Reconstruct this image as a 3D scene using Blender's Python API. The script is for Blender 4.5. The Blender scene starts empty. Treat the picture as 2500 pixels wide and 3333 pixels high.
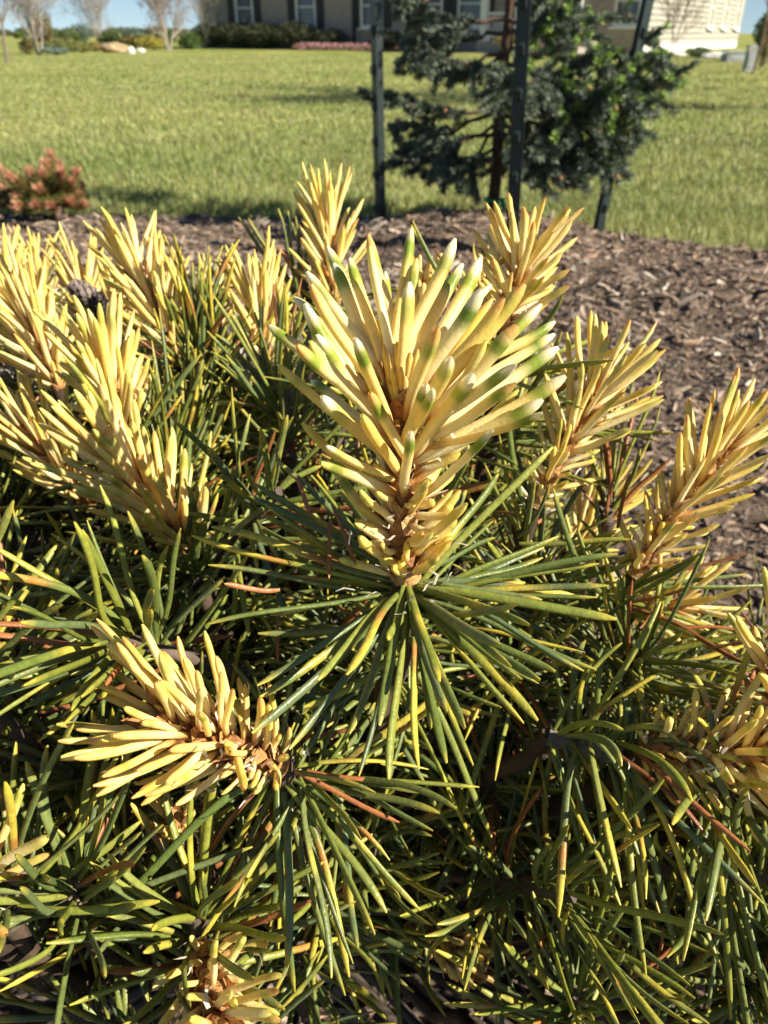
import bpy, math, random
import numpy as np
from mathutils import Vector, Matrix, Quaternion

# ------------------------------------------------------------------ camera, sky, sun
SC = bpy.context.scene
COL = SC.collection
H = 0.60                       # eye height above the bed
FPX = 2507.0                   # focal length in photo pixels (2500 x 3333)
PITCH = math.radians(31.83)
cd = bpy.data.cameras.new('camera'); cam = bpy.data.objects.new('camera', cd); COL.objects.link(cam)
cam.location = (0, 0, H); cam.rotation_euler = (math.pi/2 - PITCH, 0, 0)
cd.sensor_fit = 'VERTICAL'; cd.sensor_height = 36.0; cd.lens = FPX/3333*36.0
cd.clip_start = 0.01; cd.clip_end = 2000
cd.dof.use_dof = True; cd.dof.focus_distance = 0.23; cd.dof.aperture_fstop = 22.0
SC.camera = cam

SUN_AZ = math.radians(112)     # clockwise from +Y
SUN_EL = math.radians(34)
w = bpy.data.worlds.new('World'); SC.world = w; w.use_nodes = True
nt = w.node_tree; bg = nt.nodes['Background']
sky = nt.nodes.new('ShaderNodeTexSky'); sky.sky_type = 'NISHITA'; sky.sun_disc = False
sky.sun_elevation = SUN_EL; sky.sun_rotation = SUN_AZ; sky.air_density = 1.0; sky.dust_density = 0.0; sky.ozone_density = 1.6; sky.altitude = 900
tcw = nt.nodes.new('ShaderNodeTexCoord'); vad = nt.nodes.new('ShaderNodeVectorMath'); vad.operation = 'ADD'; vad.inputs[1].default_value = (0, 0, .07)
vno = nt.nodes.new('ShaderNodeVectorMath'); vno.operation = 'NORMALIZE'
nt.links.new(tcw.outputs['Generated'], vad.inputs[0]); nt.links.new(vad.outputs[0], vno.inputs[0]); nt.links.new(vno.outputs[0], sky.inputs['Vector'])
nt.links.new(sky.outputs[0], bg.inputs[0]); bg.inputs[1].default_value = 0.055
sl = bpy.data.lights.new('sun', 'SUN'); sl.energy = 4.9; sl.angle = math.radians(0.5); sl.color = (1.0, 0.93, 0.80)
so = bpy.data.objects.new('sun', sl); COL.objects.link(so)
sdir = Vector((math.sin(SUN_AZ)*math.cos(SUN_EL), math.cos(SUN_AZ)*math.cos(SUN_EL), math.sin(SUN_EL)))
so.rotation_euler = (-sdir).to_track_quat('-Z', 'Y').to_euler(); so.location = (6, -2, 8)
SC.view_settings.view_transform = 'Standard'; SC.view_settings.look = 'None'
SC.view_settings.gamma = 1.0; SC.view_settings.exposure = 1.08
SC.render.engine = 'CYCLES'

# ------------------------------------------------------------------ helpers
rng = np.random.default_rng(7); random.seed(7)
CP, SP_ = math.cos(PITCH), math.sin(PITCH)
FW = np.array([0, CP, -SP_]); UPV = np.array([0, SP_, CP]); RT = np.array([1., 0, 0])
CAM = np.array([0, 0, H])
def P(px, py, t):              # photo pixel + depth along the view axis -> world point
    return CAM + t*(FW + RT*((px-1250)/FPX) + UPV*((1666.5-py)/FPX))
def proj(p):
    d = np.asarray(p) - CAM; t = d @ FW
    return 1250 + FPX*(d @ RT)/t, 1666.5 - FPX*(d @ UPV)/t, t
def G(px, py, z=0.0):          # photo pixel -> point on the ground
    drop = SP_ - (1666.5-py)/FPX*CP
    return P(px, py, (H-z)/drop)
def unit(v):
    v = np.asarray(v, float); n = np.linalg.norm(v, axis=-1, keepdims=True); return v/np.maximum(n, 1e-9)
def smooth(a, b, x):
    x = np.clip((np.asarray(x, float)-a)/(b-a), 0, 1); return x*x*(3-2*x)

def link(name, me, mat, parent=None, kind=None):
    o = bpy.data.objects.new(name, me); COL.objects.link(o)
    if mat is not None and me is not None and len(me.materials) == 0: me.materials.append(mat)
    if parent is not None: o.parent = parent
    if kind: o['kind'] = kind
    return o
def tag(o, label, cat, group=None):
    o['label'] = label; o['category'] = cat
    if group: o['group'] = group
    return o
def thing(name, loc, label, cat, group=None, rz=0.0):
    o = bpy.data.objects.new(name, None); COL.objects.link(o); o.location = loc; o.rotation_euler = (0, 0, rz)
    o.empty_display_size = 0.05
    return tag(o, label, cat, group)
def mesh_np(name, V, F, colors=None, smooth_=True):
    """V (n,3); F list of (m,k) int arrays; colors (n,3)"""
    me = bpy.data.meshes.new(name)
    V = np.ascontiguousarray(V, np.float32); Fs = [np.asarray(f, np.int32) for f in (F if isinstance(F, list) else [F])]
    Fs = [f for f in Fs if len(f)]
    me.vertices.add(len(V)); me.vertices.foreach_set('co', V.ravel())
    nl = sum(f.size for f in Fs); npoly = sum(len(f) for f in Fs)
    me.loops.add(nl); me.polygons.add(npoly)
    me.loops.foreach_set('vertex_index', np.concatenate([f.ravel() for f in Fs]))
    tot = np.concatenate([np.full(len(f), f.shape[1], np.int32) for f in Fs])
    st = np.concatenate([[0], np.cumsum(tot)[:-1]]).astype(np.int32)
    me.polygons.foreach_set('loop_start', st)
    me.polygons.foreach_set('use_smooth', np.full(npoly, smooth_, bool))
    if colors is not None:
        a = me.color_attributes.new('Col', 'FLOAT_COLOR', 'POINT')
        c = np.ones((len(V), 4), np.float32); c[:, :3] = colors
        a.data.foreach_set('color', c.ravel())
    me.update(calc_edges=True); me.validate()
    return me
class MB:                       # mesh collector with colours
    def __init__(s): s.V = []; s.F4 = []; s.F3 = []; s.C = []; s.n = 0
    def add(s, V, F, col=(.5, .5, .5)):
        V = np.asarray(V, float); s.V.append(V)
        F = np.asarray(F, int)
        if F.size: (s.F4 if F.shape[1] == 4 else s.F3).append(F+s.n)
        c = np.asarray(col, float); s.C.append(np.broadcast_to(c, (len(V), 3)).copy()); s.n += len(V)
    def box(s, c, d, col=(.5, .5, .5), M=None):
        c = np.asarray(c, float); d = np.asarray(d, float)/2
        v = np.array([[x, y, z] for x in (-1, 1) for y in (-1, 1) for z in (-1, 1)], float)*d
        if M is not None: v = v @ np.asarray(M).T
        s.add(v+c, [[0,1,3,2],[4,6,7,5],[0,4,5,1],[2,3,7,6],[0,2,6,4],[1,5,7,3]], col)
    def tube(s, pts, rad, K=8, col=(.5, .5, .5), cap=True):
        pts = np.asarray(pts, float); n = len(pts); rad = np.broadcast_to(np.asarray(rad, float), (n,))
        T = unit(np.gradient(pts, axis=0)); ref = np.array([0.3, 0.9, 0.1]) if abs(T[0, 2]) > .6 else np.array([0, 0, 1.])
        N = unit(ref - (T @ ref)[:, None]*T); B = np.cross(T, N)
        a = np.arange(K)*2*math.pi/K
        ring = N[:, None]*np.cos(a)[None, :, None] + B[:, None]*np.sin(a)[None, :, None]
        V = (pts[:, None]+ring*rad[:, None, None]).reshape(-1, 3)
        i = np.arange(n-1)[:, None]*K; j = np.arange(K)[None]; j2 = (j+1) % K
        F = np.stack([i+j, i+j2, i+K+j2, i+K+j], -1).reshape(-1, 4)
        c = np.asarray(col, float)
        if c.ndim == 2: c = np.repeat(c, K, axis=0)
        s.add(V, F, c)
        if cap:
            for e, fl in ((0, 1), (n-1, 0)):
                b = s.n; rv = V[e*K:(e+1)*K]; s.add(np.vstack([rv, pts[e:e+1]]), np.array([[k, (k+1) % K, K] if not fl else [(k+1) % K, k, K] for k in range(K)]), c[-1] if c.ndim == 2 else c)
    def build(s, name, mat, parent=None, kind=None, smooth_=True, origin=None):
        V = np.vstack(s.V)
        if origin is not None: V = V-np.asarray(origin)
        F = []
        if s.F4: F.append(np.vstack(s.F4))
        if s.F3: F.append(np.vstack(s.F3))
        return link(name, mesh_np(name, V, F, np.vstack(s.C), smooth_), mat, parent, kind)

# ------------------------------------------------------------------ materials
MATS = {}
def nodes(name):
    m = bpy.data.materials.new(name); m.use_nodes = True; MATS[name] = m
    t = m.node_tree; return m, t, t.nodes['Principled BSDF'], t.nodes['Material Output']
def N(t, kind, **kw):
    n = t.nodes.new(kind)
    for k, v in kw.items():
        if k in n.inputs: n.inputs[k].default_value = v
        else: setattr(n, k, v)
    return n
def attr_mat(name, rough=.5, var=.25, scale=300, transl=0.0, bump=0.0, bscale=400, spec=.5, stretch=None):
    """vertex colour x noise variation, optional translucency and fine bump"""
    m, t, b, out = nodes(name); L = t.links.new
    at = N(t, 'ShaderNodeAttribute', attribute_name='Col')
    tc = N(t, 'ShaderNodeTexCoord')
    nz = N(t, 'ShaderNodeTexNoise', Scale=scale, Detail=4.0, Roughness=.6)
    if stretch:
        mp = N(t, 'ShaderNodeMapping'); mp.inputs['Scale'].default_value = stretch
        L(tc.outputs['Object'], mp.inputs[0]); L(mp.outputs[0], nz.inputs['Vector'])
    else: L(tc.outputs['Object'], nz.inputs['Vector'])
    mr = N(t, 'ShaderNodeMapRange'); mr.inputs[1].default_value = .25; mr.inputs[2].default_value = .75
    mr.inputs[3].default_value = 1-var; mr.inputs[4].default_value = 1+var
    L(nz.outputs[0], mr.inputs[0])
    mx = N(t, 'ShaderNodeVectorMath', operation='SCALE'); L(at.outputs['Color'], mx.inputs[0]); L(mr.outputs[0], mx.inputs['Scale'])
    L(mx.outputs[0], b.inputs['Base Color']); b.inputs['Roughness'].default_value = rough
    b.inputs['Specular IOR Level'].default_value = spec
    if bump:
        nb = N(t, 'ShaderNodeTexNoise', Scale=bscale, Detail=3.0); L(tc.outputs['Object'], nb.inputs['Vector'])
        bp = N(t, 'ShaderNodeBump', Strength=bump, Distance=.002); L(nb.outputs[0], bp.inputs['Height']); L(bp.outputs[0], b.inputs['Normal'])
    if transl:
        tr = N(t, 'ShaderNodeBsdfTranslucent'); L(mx.outputs[0], tr.inputs[0])
        ms = N(t, 'ShaderNodeMixShader'); ms.inputs[0].default_value = transl
        L(b.outputs[0], ms.inputs[1]); L(tr.outputs[0], ms.inputs[2]); L(ms.outputs[0], out.inputs[0])
    return m
def noise_mat(name, c1, c2, scale=5, rough=.8, bump=0.0, bscale=60, detail=6, dist=.01, spec=.3, c3=None, scale3=.5):
    m, t, b, out = nodes(name); L = t.links.new
    tc = N(t, 'ShaderNodeTexCoord'); nz = N(t, 'ShaderNodeTexNoise', Scale=scale, Detail=float(detail), Roughness=.65)
    L(tc.outputs['Object'], nz.inputs['Vector'])
    cr = N(t, 'ShaderNodeValToRGB'); cr.color_ramp.elements[0].position = .32; cr.color_ramp.elements[1].position = .68
    cr.color_ramp.elements[0].color = (*c1, 1); cr.color_ramp.elements[1].color = (*c2, 1); L(nz.outputs[0], cr.inputs[0])
    src = cr.outputs[0]
    if c3 is not None:
        n3 = N(t, 'ShaderNodeTexNoise', Scale=scale3, Detail=3.0); L(tc.outputs['Object'], n3.inputs['Vector'])
        r3 = N(t, 'ShaderNodeMapRange'); r3.inputs[1].default_value = .42; r3.inputs[2].default_value = .62; L(n3.outputs[0], r3.inputs[0])
        mx = N(t, 'ShaderNodeMixRGB'); L(r3.outputs[0], mx.inputs[0]); L(src, mx.inputs[1]); mx.inputs[2].default_value = (*c3, 1); src = mx.outputs[0]
    L(src, b.inputs['Base Color']); b.inputs['Roughness'].default_value = rough; b.inputs['Specular IOR Level'].default_value = spec
    if bump:
        nb = N(t, 'ShaderNodeTexNoise', Scale=bscale, Detail=5.0); L(tc.outputs['Object'], nb.inputs['Vector'])
        bp = N(t, 'ShaderNodeBump', Strength=bump, Distance=dist); L(nb.outputs[0], bp.inputs['Height']); L(bp.outputs[0], b.inputs['Normal'])
    return m
def needle_mat(name, rough, transl, var, bump):
    m = attr_mat(name, rough=rough, var=var, scale=420, transl=transl, bump=bump, bscale=900, spec=.45)
    return m
M_CREAM = needle_mat('cream needle', .42, .30, .09, .10)
M_GREEN = needle_mat('green needle', .36, .14, .28, .15)
M_STEM = attr_mat('papery bark', rough=.75, var=.4, scale=500, bump=.6, bscale=700, spec=.25)
M_PAPER = attr_mat('papery sheath', rough=.6, var=.2, scale=600, transl=.3, spec=.3)
M_BARK = attr_mat('bark', rough=.9, var=.45, scale=60, bump=.8, bscale=120, spec=.2)
M_LEAF = attr_mat('leaf', rough=.55, var=.25, scale=3, transl=.25, spec=.3)
M_SPRUCE = attr_mat('spruce needles', rough=.55, var=.25, scale=30, transl=.12, spec=.35)
M_GRASS = attr_mat('grass blade', rough=.5, var=.2, scale=2.2, transl=.3, spec=.3)
M_CHIP = attr_mat('mulch chip', rough=.9, var=.4, scale=120, bump=.5, bscale=300, spec=.15, stretch=(1, 1, 1))
M_BED = noise_mat('mulch bed', (.06, .042, .032), (.22, .16, .115), scale=38, rough=.95, bump=1.0, bscale=90, dist=.02, spec=.1)
M_LAWN = noise_mat('lawn', (.17, .22, .04), (.30, .32, .085), scale=3.0, rough=.9, bump=1.0, bscale=30, dist=.06, spec=.1, c3=(.36, .35, .11), scale3=.35)
M_POST = noise_mat('post paint', (.008, .016, .015), (.018, .029, .027), scale=22, rough=.42, bump=.15, bscale=80, dist=.002, spec=.5)
M_WHITE = noise_mat('white paint', (.70, .68, .62), (.80, .78, .73), scale=4, rough=.6)
M_SIDING = noise_mat('siding paint', (.34, .315, .25), (.40, .37, .30), scale=1.5, rough=.6)
M_SHUT = noise_mat('shutter paint', (.03, .028, .03), (.05, .046, .046), scale=6, rough=.55)
M_ROOF = noise_mat('roof shingle', (.06, .055, .05), (.12, .11, .10), scale=9, rough=.9, bump=.4, bscale=30)
M_ROCK = noise_mat('boulder stone', (.30, .20, .11), (.48, .36, .22), scale=3, rough=.9, bump=.7, bscale=10, dist=.05)
M_WROCK = noise_mat('white stone', (.62, .58, .52), (.80, .77, .72), scale=5, rough=.85, bump=.5, bscale=14, dist=.03)
M_GREY = noise_mat('grey metal', (.32, .33, .33), (.42, .43, .42), scale=4, rough=.55)
M_TIE = noise_mat('green plastic', (.01, .34, .12), (.02, .42, .16), scale=8, rough=.4)
def glass():
    m, t, b, o = nodes('window glass'); b.inputs['Base Color'].default_value = (.03, .04, .05, 1); b.inputs['Roughness'].default_value = .06
    b.inputs['Specular IOR Level'].default_value = .8; return m
M_GLASS = glass()
def brick_mat():
    m, t, b, o = nodes('painted brick'); L = t.links.new
    tc = N(t, 'ShaderNodeTexCoord'); mp = N(t, 'ShaderNodeMapping'); mp.inputs['Rotation'].default_value = (math.pi/2, 0, 0)
    br = N(t, 'ShaderNodeTexBrick', Scale=1.0); br.inputs['Color1'].default_value = (.36, .29, .24, 1); br.inputs['Color2'].default_value = (.26, .21, .18, 1)
    br.inputs['Mortar'].default_value = (.44, .40, .36, 1); br.inputs['Brick Width'].default_value = .22; br.inputs['Row Height'].default_value = .075; br.inputs['Mortar Size'].default_value = .008
    L(tc.outputs['Object'], mp.inputs[0]); L(mp.outputs[0], br.inputs['Vector']); L(br.outputs[0], b.inputs['Base Color'])
    bp = N(t, 'ShaderNodeBump', Strength=.5, Distance=.01); L(br.outputs['Fac'], bp.inputs['Height']); bp.invert = True; L(bp.outputs[0], b.inputs['Normal'])
    b.inputs['Roughness'].default_value = .9; return m
M_BRICK = brick_mat()

# ------------------------------------------------------------------ ground: lawn, planting bed, mulch mound
EDGE = np.array([[-6, 2.6], [-3, 2.95]] + [list(G(x, y)[:2]) for x, y in ((0, 722), (300, 722), (700, 716), (1000, 722), (1250, 728), (1500, 735), (1850, 742), (2000, 788), (2200, 822), (2500, 862))] + [[1.7, 2.05], [2.4, 1.3], [3.0, 0.2], [3.3, -1.0]])
def edge_y(x): return np.interp(x, EDGE[:, 0], EDGE[:, 1])
def vnoise(x, y, s, seed=0):   # cheap smooth value noise
    x = np.asarray(x)*s+seed*17.3; y = np.asarray(y)*s+seed*9.1
    xi = np.floor(x); yi = np.floor(y); fx = x-xi; fy = y-yi
    h = lambda a, b: np.modf(np.abs(np.sin(a*127.1+b*311.7+seed)*43758.5453))[0]
    ux = fx*fx*(3-2*fx); uy = fy*fy*(3-2*fy)
    return (h(xi, yi)*(1-ux)+h(xi+1, yi)*ux)*(1-uy)+(h(xi, yi+1)*(1-ux)+h(xi+1, yi+1)*ux)*uy
MC = G(1530, 840)[:2]
def bed_z(x, y):
    x = np.asarray(x); y = np.asarray(y)
    r = np.hypot((x-MC[0])/.40, (y-MC[1]-.02)/.30)
    z = .098*np.exp(-r**3)
    r2 = np.hypot((x-1.0)/.6, (y-2.0)/.5); z = z+.03*np.exp(-r2**2)
    z = z + .022*(vnoise(x, y, 9, 1)-.5) + .014*(vnoise(x, y, 30, 2)-.5) + .008*(vnoise(x, y, 80, 3)-.5)
    return .016+np.maximum(z, -.010)
def lawn():
    s = 900.0
    xs = np.unique(np.concatenate([np.linspace(-s, s, 41), np.linspace(-40, 40, 41), np.linspace(-8, 8, 81)]))
    ys = np.unique(np.concatenate([np.linspace(-s, s, 41), np.linspace(-10, 60, 71), np.linspace(1, 9, 41)]))
    X, Y = np.meshgrid(xs, ys); far = smooth(60, 260, np.hypot(X, Y))
    Z = 0*X + .012*(vnoise(X, Y, .9, 5)-.5)*smooth(4, 10, Y) - .012 + far*(vnoise(X, Y, .012, 4)*3.0-1.6)
    n, m = X.shape; idx = np.arange(n*m).reshape(n, m)
    F = np.stack([idx[:-1, :-1], idx[:-1, 1:], idx[1:, 1:], idx[1:, :-1]], -1).reshape(-1, 4)
    return link('lawn', mesh_np('lawn', np.stack([X, Y, Z], -1).reshape(-1, 3), F), M_LAWN, kind='structure')
lawn()
def bed():
    xs = np.arange(-2.6, 2.9, .022); ys = np.arange(-1.0, 3.2, .022)
    X, Y = np.meshgrid(xs, ys); Z = bed_z(X, Y); n, m = X.shape; idx = np.arange(n*m).reshape(n, m)
    F = np.stack([idx[:-1, :-1], idx[:-1, 1:], idx[1:, 1:], idx[1:, :-1]], -1).reshape(-1, 4)
    cx = X.ravel()[F].mean(1); cy = Y.ravel()[F].mean(1)
    ok = cy < edge_y(cx)+.03*(vnoise(cx, cy, 7, 8)-.5)
    return link('mulch_bed', mesh_np('mulch_bed', np.stack([X, Y, Z], -1).reshape(-1, 3), F[ok]), M_BED, kind='structure')
bed()
def in_view(x, y, z, mg=150):
    d = np.stack([x, y, z-H], -1); t = d @ FW
    u = 1250+FPX*(d @ RT)/np.maximum(t, .01); v = 1666.5-FPX*(d @ UPV)/np.maximum(t, .01)
    return (t > .05) & (u > -mg) & (u < 2500+mg) & (v > -mg) & (v < 3333+mg), t
def chips():
    n = 120000
    x = rng.uniform(-2.3, 2.5, n); y = rng.uniform(-.5, 3.0, n); z = bed_z(x, y)
    iv, t = in_view(x, y, z); keep = iv & (y < edge_y(x)+.02) ; x, y, z = x[keep], y[keep], z[keep]; n = len(x)
    k = rng.random(n)
    L = np.where(k < .08, rng.uniform(.026, .055, n), rng.uniform(.006, .024, n)); W = L*rng.uniform(.10, .38, n); W = np.clip(W, .0025, .012); T = W*rng.uniform(.25, .6, n)
    yaw = rng.normal(0.25, .9, n); pit = rng.normal(0, .30, n); rol = rng.normal(0, .5, n)
    base = np.array([[-1,-.7,-1],[-1,.7,-1],[-1,-.5,1],[-1,.5,1],[0,-1,-1],[0,1,-1],[0,-.9,1.1],[0,.9,1.1],[1,-.4,-1],[1,.3,-1],[1,-.3,1],[1,.2,1]], float)
    v = base[None]*np.stack([L/2, W/2, T/2], -1)[:, None]
    v[:, 4:8, 2] += (rng.normal(0, .06, n)*L)[:, None]; v[:, 4:8, 1] += (rng.normal(0, .06, n)*L)[:, None]
    c, s = np.cos(rol)[:, None], np.sin(rol)[:, None]; v[..., 1], v[..., 2] = v[..., 1]*c-v[..., 2]*s, v[..., 1]*s+v[..., 2]*c
    c, s = np.cos(pit)[:, None], np.sin(pit)[:, None]; v[..., 0], v[..., 2] = v[..., 0]*c-v[..., 2]*s, v[..., 0]*s+v[..., 2]*c
    c, s = np.cos(yaw)[:, None], np.sin(yaw)[:, None]; v[..., 0], v[..., 1] = v[..., 0]*c-v[..., 1]*s, v[..., 0]*s+v[..., 1]*c
    v += np.stack([x, y, z+T*.5+np.abs(np.sin(pit))*L*.35], -1)[:, None]
    f = np.array([[0,2,3,1],[0,4,6,2],[1,3,7,5],[2,6,7,3],[0,1,5,4],[4,8,10,6],[5,7,11,9],[6,10,11,7],[4,5,9,8],[8,9,11,10]])
    F = (f[None]+np.arange(n)[:, None, None]*12).reshape(-1, 4)
    pal = np.array([[.16,.115,.082],[.22,.165,.122],[.10,.072,.054],[.30,.235,.18],[.055,.044,.038],[.33,.28,.225],[.25,.165,.11]])
    col = pal[rng.choice(7, n, p=[.26,.22,.18,.13,.08,.06,.07])]*rng.uniform(1.05, 1.65, (n, 1))
    link('mulch_chips', mesh_np('mulch_chips', v.reshape(-1, 3), F, np.repeat(col, 12, 0), False), M_CHIP, kind='stuff')
chips()
def grass():
    Vs, Fs, Cs = [], [], []; nv = 0
    for (y0, y1, n, h, wd) in ((2.2, 3.6, 52000, .055, .0034), (3.3, 6.0, 60000, .045, .0055), (5.5, 12, 60000, .038, .010), (11, 30, 50000, .035, .024)):
        y = y0+(y1-y0)*rng.random(n)**1.0; hw = .62*(y+.4)+.3; x = rng.uniform(-1, 1, n)*hw
        k = (y > edge_y(x)-.015+.05*(vnoise(x, y, 9, 6)-.5)); x, y = x[k], y[k]; n = len(x)
        cl = vnoise(x, y, 22, 3); hh = h*(.45+.55*rng.random(n))*(.55+.8*cl)
        az = rng.uniform(0, 2*math.pi, n); lean = rng.uniform(.1, .75, n)*hh
        dx, dy = np.cos(az), np.sin(az); px_, py_ = -dy, dx; ww = wd*(.6+.6*rng.random(n))
        b = np.stack([x, y, np.full(n, -.012)], -1); side = np.stack([px_, py_, 0*x], -1)*ww[:, None]/2
        m = b+np.stack([dx*lean*.35, dy*lean*.35, hh*.6], -1); t = b+np.stack([dx*lean, dy*lean, hh], -1)
        V = np.stack([b-side, b+side, m-side*.8, m+side*.8, t], 1)
        i = (np.arange(n)*5+nv)[:, None]
        Fs.append((i+np.array([[0, 1, 3, 2]]))); Fs.append((i+np.array([[2, 3, 4]])))
        big = smooth(.35, .65, vnoise(x, y, .8, 11))*.6+smooth(.3, .7, vnoise(x, y, 3.1, 12))*.4
        mixv = np.clip(big*.75+rng.normal(0, .25, n), 0, 1)[:, None]
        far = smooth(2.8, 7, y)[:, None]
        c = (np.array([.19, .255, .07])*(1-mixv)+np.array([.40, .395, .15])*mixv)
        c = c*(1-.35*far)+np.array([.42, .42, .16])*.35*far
        dead = (rng.random(n) < .07)[:, None]; c = np.where(dead, np.array([.36, .30, .16]), c)
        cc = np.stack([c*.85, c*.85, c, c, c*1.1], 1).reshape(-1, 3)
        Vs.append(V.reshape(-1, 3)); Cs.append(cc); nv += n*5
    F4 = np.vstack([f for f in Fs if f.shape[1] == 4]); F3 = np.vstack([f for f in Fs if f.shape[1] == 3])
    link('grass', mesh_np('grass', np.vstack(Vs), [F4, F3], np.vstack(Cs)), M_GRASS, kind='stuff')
grass()

# ------------------------------------------------------------------ house
C0 = G(2085, 172); hx = np.array([.844, -.537]); HROT = math.atan2(hx[1], hx[0])
house = thing('house', (C0[0], C0[1], 0), 'large house with tan brick front, dark shutters and cream sided end wall', 'house', rz=HROT)
HL = 22.0; HD = 17.0; WH = 3.2
def wall_u(px, py=60):          # local x on the front wall seen at photo column px
    best = None
    for u in np.linspace(-HL, 0, 2201):
        w_ = C0[:2]+hx*u; q = proj((w_[0], w_[1], .8))[0]
        if best is None or abs(q-px) < best[0]: best = (abs(q-px), u)
    return best[1]
hy = np.array([.537, .844])
def wall_v(px):
    best = None
    for u in np.linspace(0, HD, 1701):
        w_ = C0[:2]+hy*u; q = proj((w_[0], w_[1], .8))[0]
        if best is None or abs(q-px) < best[0]: best = (abs(q-px), u)
    return best[1]
wins = [(wall_u(800), 1.15), (wall_u(998), 1.15), (wall_u(1210), 1.15), (wall_u(1400), 1.15), (wall_u(1530), 1.2), (wall_u(2035), 1.0)]
SILL, HEAD = .84, 2.45
def walls():
    m = MB(); th = .25
    m.box((-HL/2, th/2, SILL/2-.1), (HL, th, SILL+.2)); m.box((-HL/2, th/2, (HEAD+WH)/2), (HL, th, WH-HEAD))
    ed = [-HL]+[e for u, wd in sorted(wins) for e in (u-wd/2, u+wd/2)]+[0]
    for a, b in zip(ed[::2], ed[1::2]): m.box(((a+b)/2, th/2, (SILL+HEAD)/2), (b-a, th, HEAD-SILL))
    m.build('brick_wall', M_BRICK, house, smooth_=False)
    m = MB(); m.box((-HL+.13, HD/2+.2, WH/2-.1), (.26, HD-.4, WH+.2)); m.box((-HL/2, HD-.13, WH/2-.1), (HL-.6, .26, WH+.2)); m.build('rear_wall', M_BRICK, house, smooth_=False)
walls()
def window(cx, wd, side=False, y0=0.0):
    def B(m, a, b, z, da, db, dz):
        if not side: m.box((cx+a, y0+b, z), (da, db, dz))
        else: m.box((y0-b, cx+a, z), (db, da, dz))
    m = MB(); f = .09; z0, z1 = SILL, HEAD
    for s in (-1, 1): B(m, s*(wd/2-f/2), .03, (z0+z1)/2, f, .14, z1-z0)
    B(m, 0, .03, z0+f/2-.02, wd-2*f-.004, .18, f+.02); B(m, 0, .03, z1-f/2, wd-2*f-.004, .14, f); B(m, 0, .05, (z0+z1)/2, wd-2*f-.004, .07, .06)
    w_ = m.build('window', M_WHITE, house, smooth_=False)
    m = MB(); B(m, 0, .11, (z0+z1)/2, wd-2*f, .02, z1-z0-2*f); m.build('pane', M_GLASS, w_, smooth_=False)
    m = MB(); B(m, 0, -.06, z0-.05, wd+.16, .18, .07); m.build('sill', M_WHITE, w_, smooth_=False)
    return w_
for i, (u, wd) in enumerate(wins):
    window(u, wd)
    if i < 5:
        for s in (-1, 1):
            m = MB(); cx = u+s*(wd/2+.24); m.box((cx, -.03, (SILL+HEAD)/2), (.40, .05, HEAD-SILL+.06))
            for k in range(14): m.box((cx, -.06, SILL+.1+k*.11), (.30, .02, .06))
            m.build('shutter', M_SHUT, house, smooth_=False)
# sided end wall: each board a piece
vw = [wall_v(2308), wall_v(2352), wall_v(2392)]
m = MB(); m.box((-.14, HD/2+.03, WH/2), (.16, HD-.3, WH+.3)); sheath = m.build('end_wall', M_SIDING, house, smooth_=False)
rows = 15; bh = (WH-.25)/rows
segs = []
ed = [.12]+[e for v in vw for e in (v-.52, v+.52)]+[HD]
for r in range(rows):
    z = .25+bh*(r+.5); cut = (z+bh/2 > SILL-.12) and (z-bh/2 < HEAD+.02)
    for a, b in (list(zip(ed[::2], ed[1::2])) if cut else [(.12, HD)]):
        if b-a < .1: continue
        mb = MB(); c = (a+b)/2; L_ = b-a
        v = np.array([[-.058, a, z-bh/2], [.025, a, z-bh/2], [-.058, a, z+bh/2+.01], [-.045, a, z+bh/2+.01]]); v2 = v.copy(); v2[:, 1] = b
        mb.add(np.vstack([v, v2]), [[0,1,3,2],[4,6,7,5],[1,5,7,3],[0,4,5,1],[2,3,7,6],[0,2,6,4]])
        mb.build('siding_board', M_SIDING, sheath, smooth_=False)
for v in vw: window(v, 1.0, side=True, y0=-.02)
m = MB(); m.box((.02, .03, WH/2), (.16, .16, WH)); m.build('corner_board', M_WHITE, house, smooth_=False)
m = MB(); m.box((-.04, HD/2, .06), (.1, HD-.2, .36)); m.build('foundation', M_WROCK, house, smooth_=False)
m = MB(); e = .5; zr = WH
rv = np.array([[-HL-e, -e, zr], [e, -e, zr], [e, HD+e, zr], [-HL-e, HD+e, zr], [-HL+5.5, HD/2, zr+4.2], [-6, HD/2, zr+4.2]])
m.add(rv, [[0,1,5,4],[2,3,4,5],[3,2,1,0]]); m.add(rv, [[1,2,5],[3,0,4]]); m.build('roof', M_ROOF, house, smooth_=False)
# entrance porch
ua, ub = wall_u(1640), wall_u(1960)
m = MB(); m.box(((ua+ub)/2, -1.2, .15), (ub-ua, 2.4, .42)); porch = m.build('porch', M_BRICK, house, smooth_=False)
for u in np.linspace(ua+.2, ub-.2, 4):
    m = MB(); m.box((u, -2.2, .45), (.34, .34, .18)); m.box((u, -2.2, 1.7), (.24, .24, 2.35)); m.box((u, -2.2, 2.95), (.34, .34, .18)); m.build('column', M_WHITE, porch, smooth_=False)
for s in (0, 1):
    m = MB(); x0, x1 = ((ua+.35, (ua+ub)/2-.8), ((ua+ub)/2+.8, ub-.35))[s]
    m.box(((x0+x1)/2, -2.2, 1.25), (x1-x0, .07, .07)); m.box(((x0+x1)/2, -2.2, .52), (x1-x0, .06, .06))
    for u in np.arange(x0+.1, x1, .16): m.box((u, -2.2, .88), (.035, .035, .66))
    m.build('railing', M_WHITE, porch, smooth_=False)
m = MB()
for k in range(2): m.box(((ua+ub)/2, -2.55-.3*k, .1-.13*k), (1.5, .3, .26))
m.build('steps', M_WROCK, porch, smooth_=False)
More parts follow.
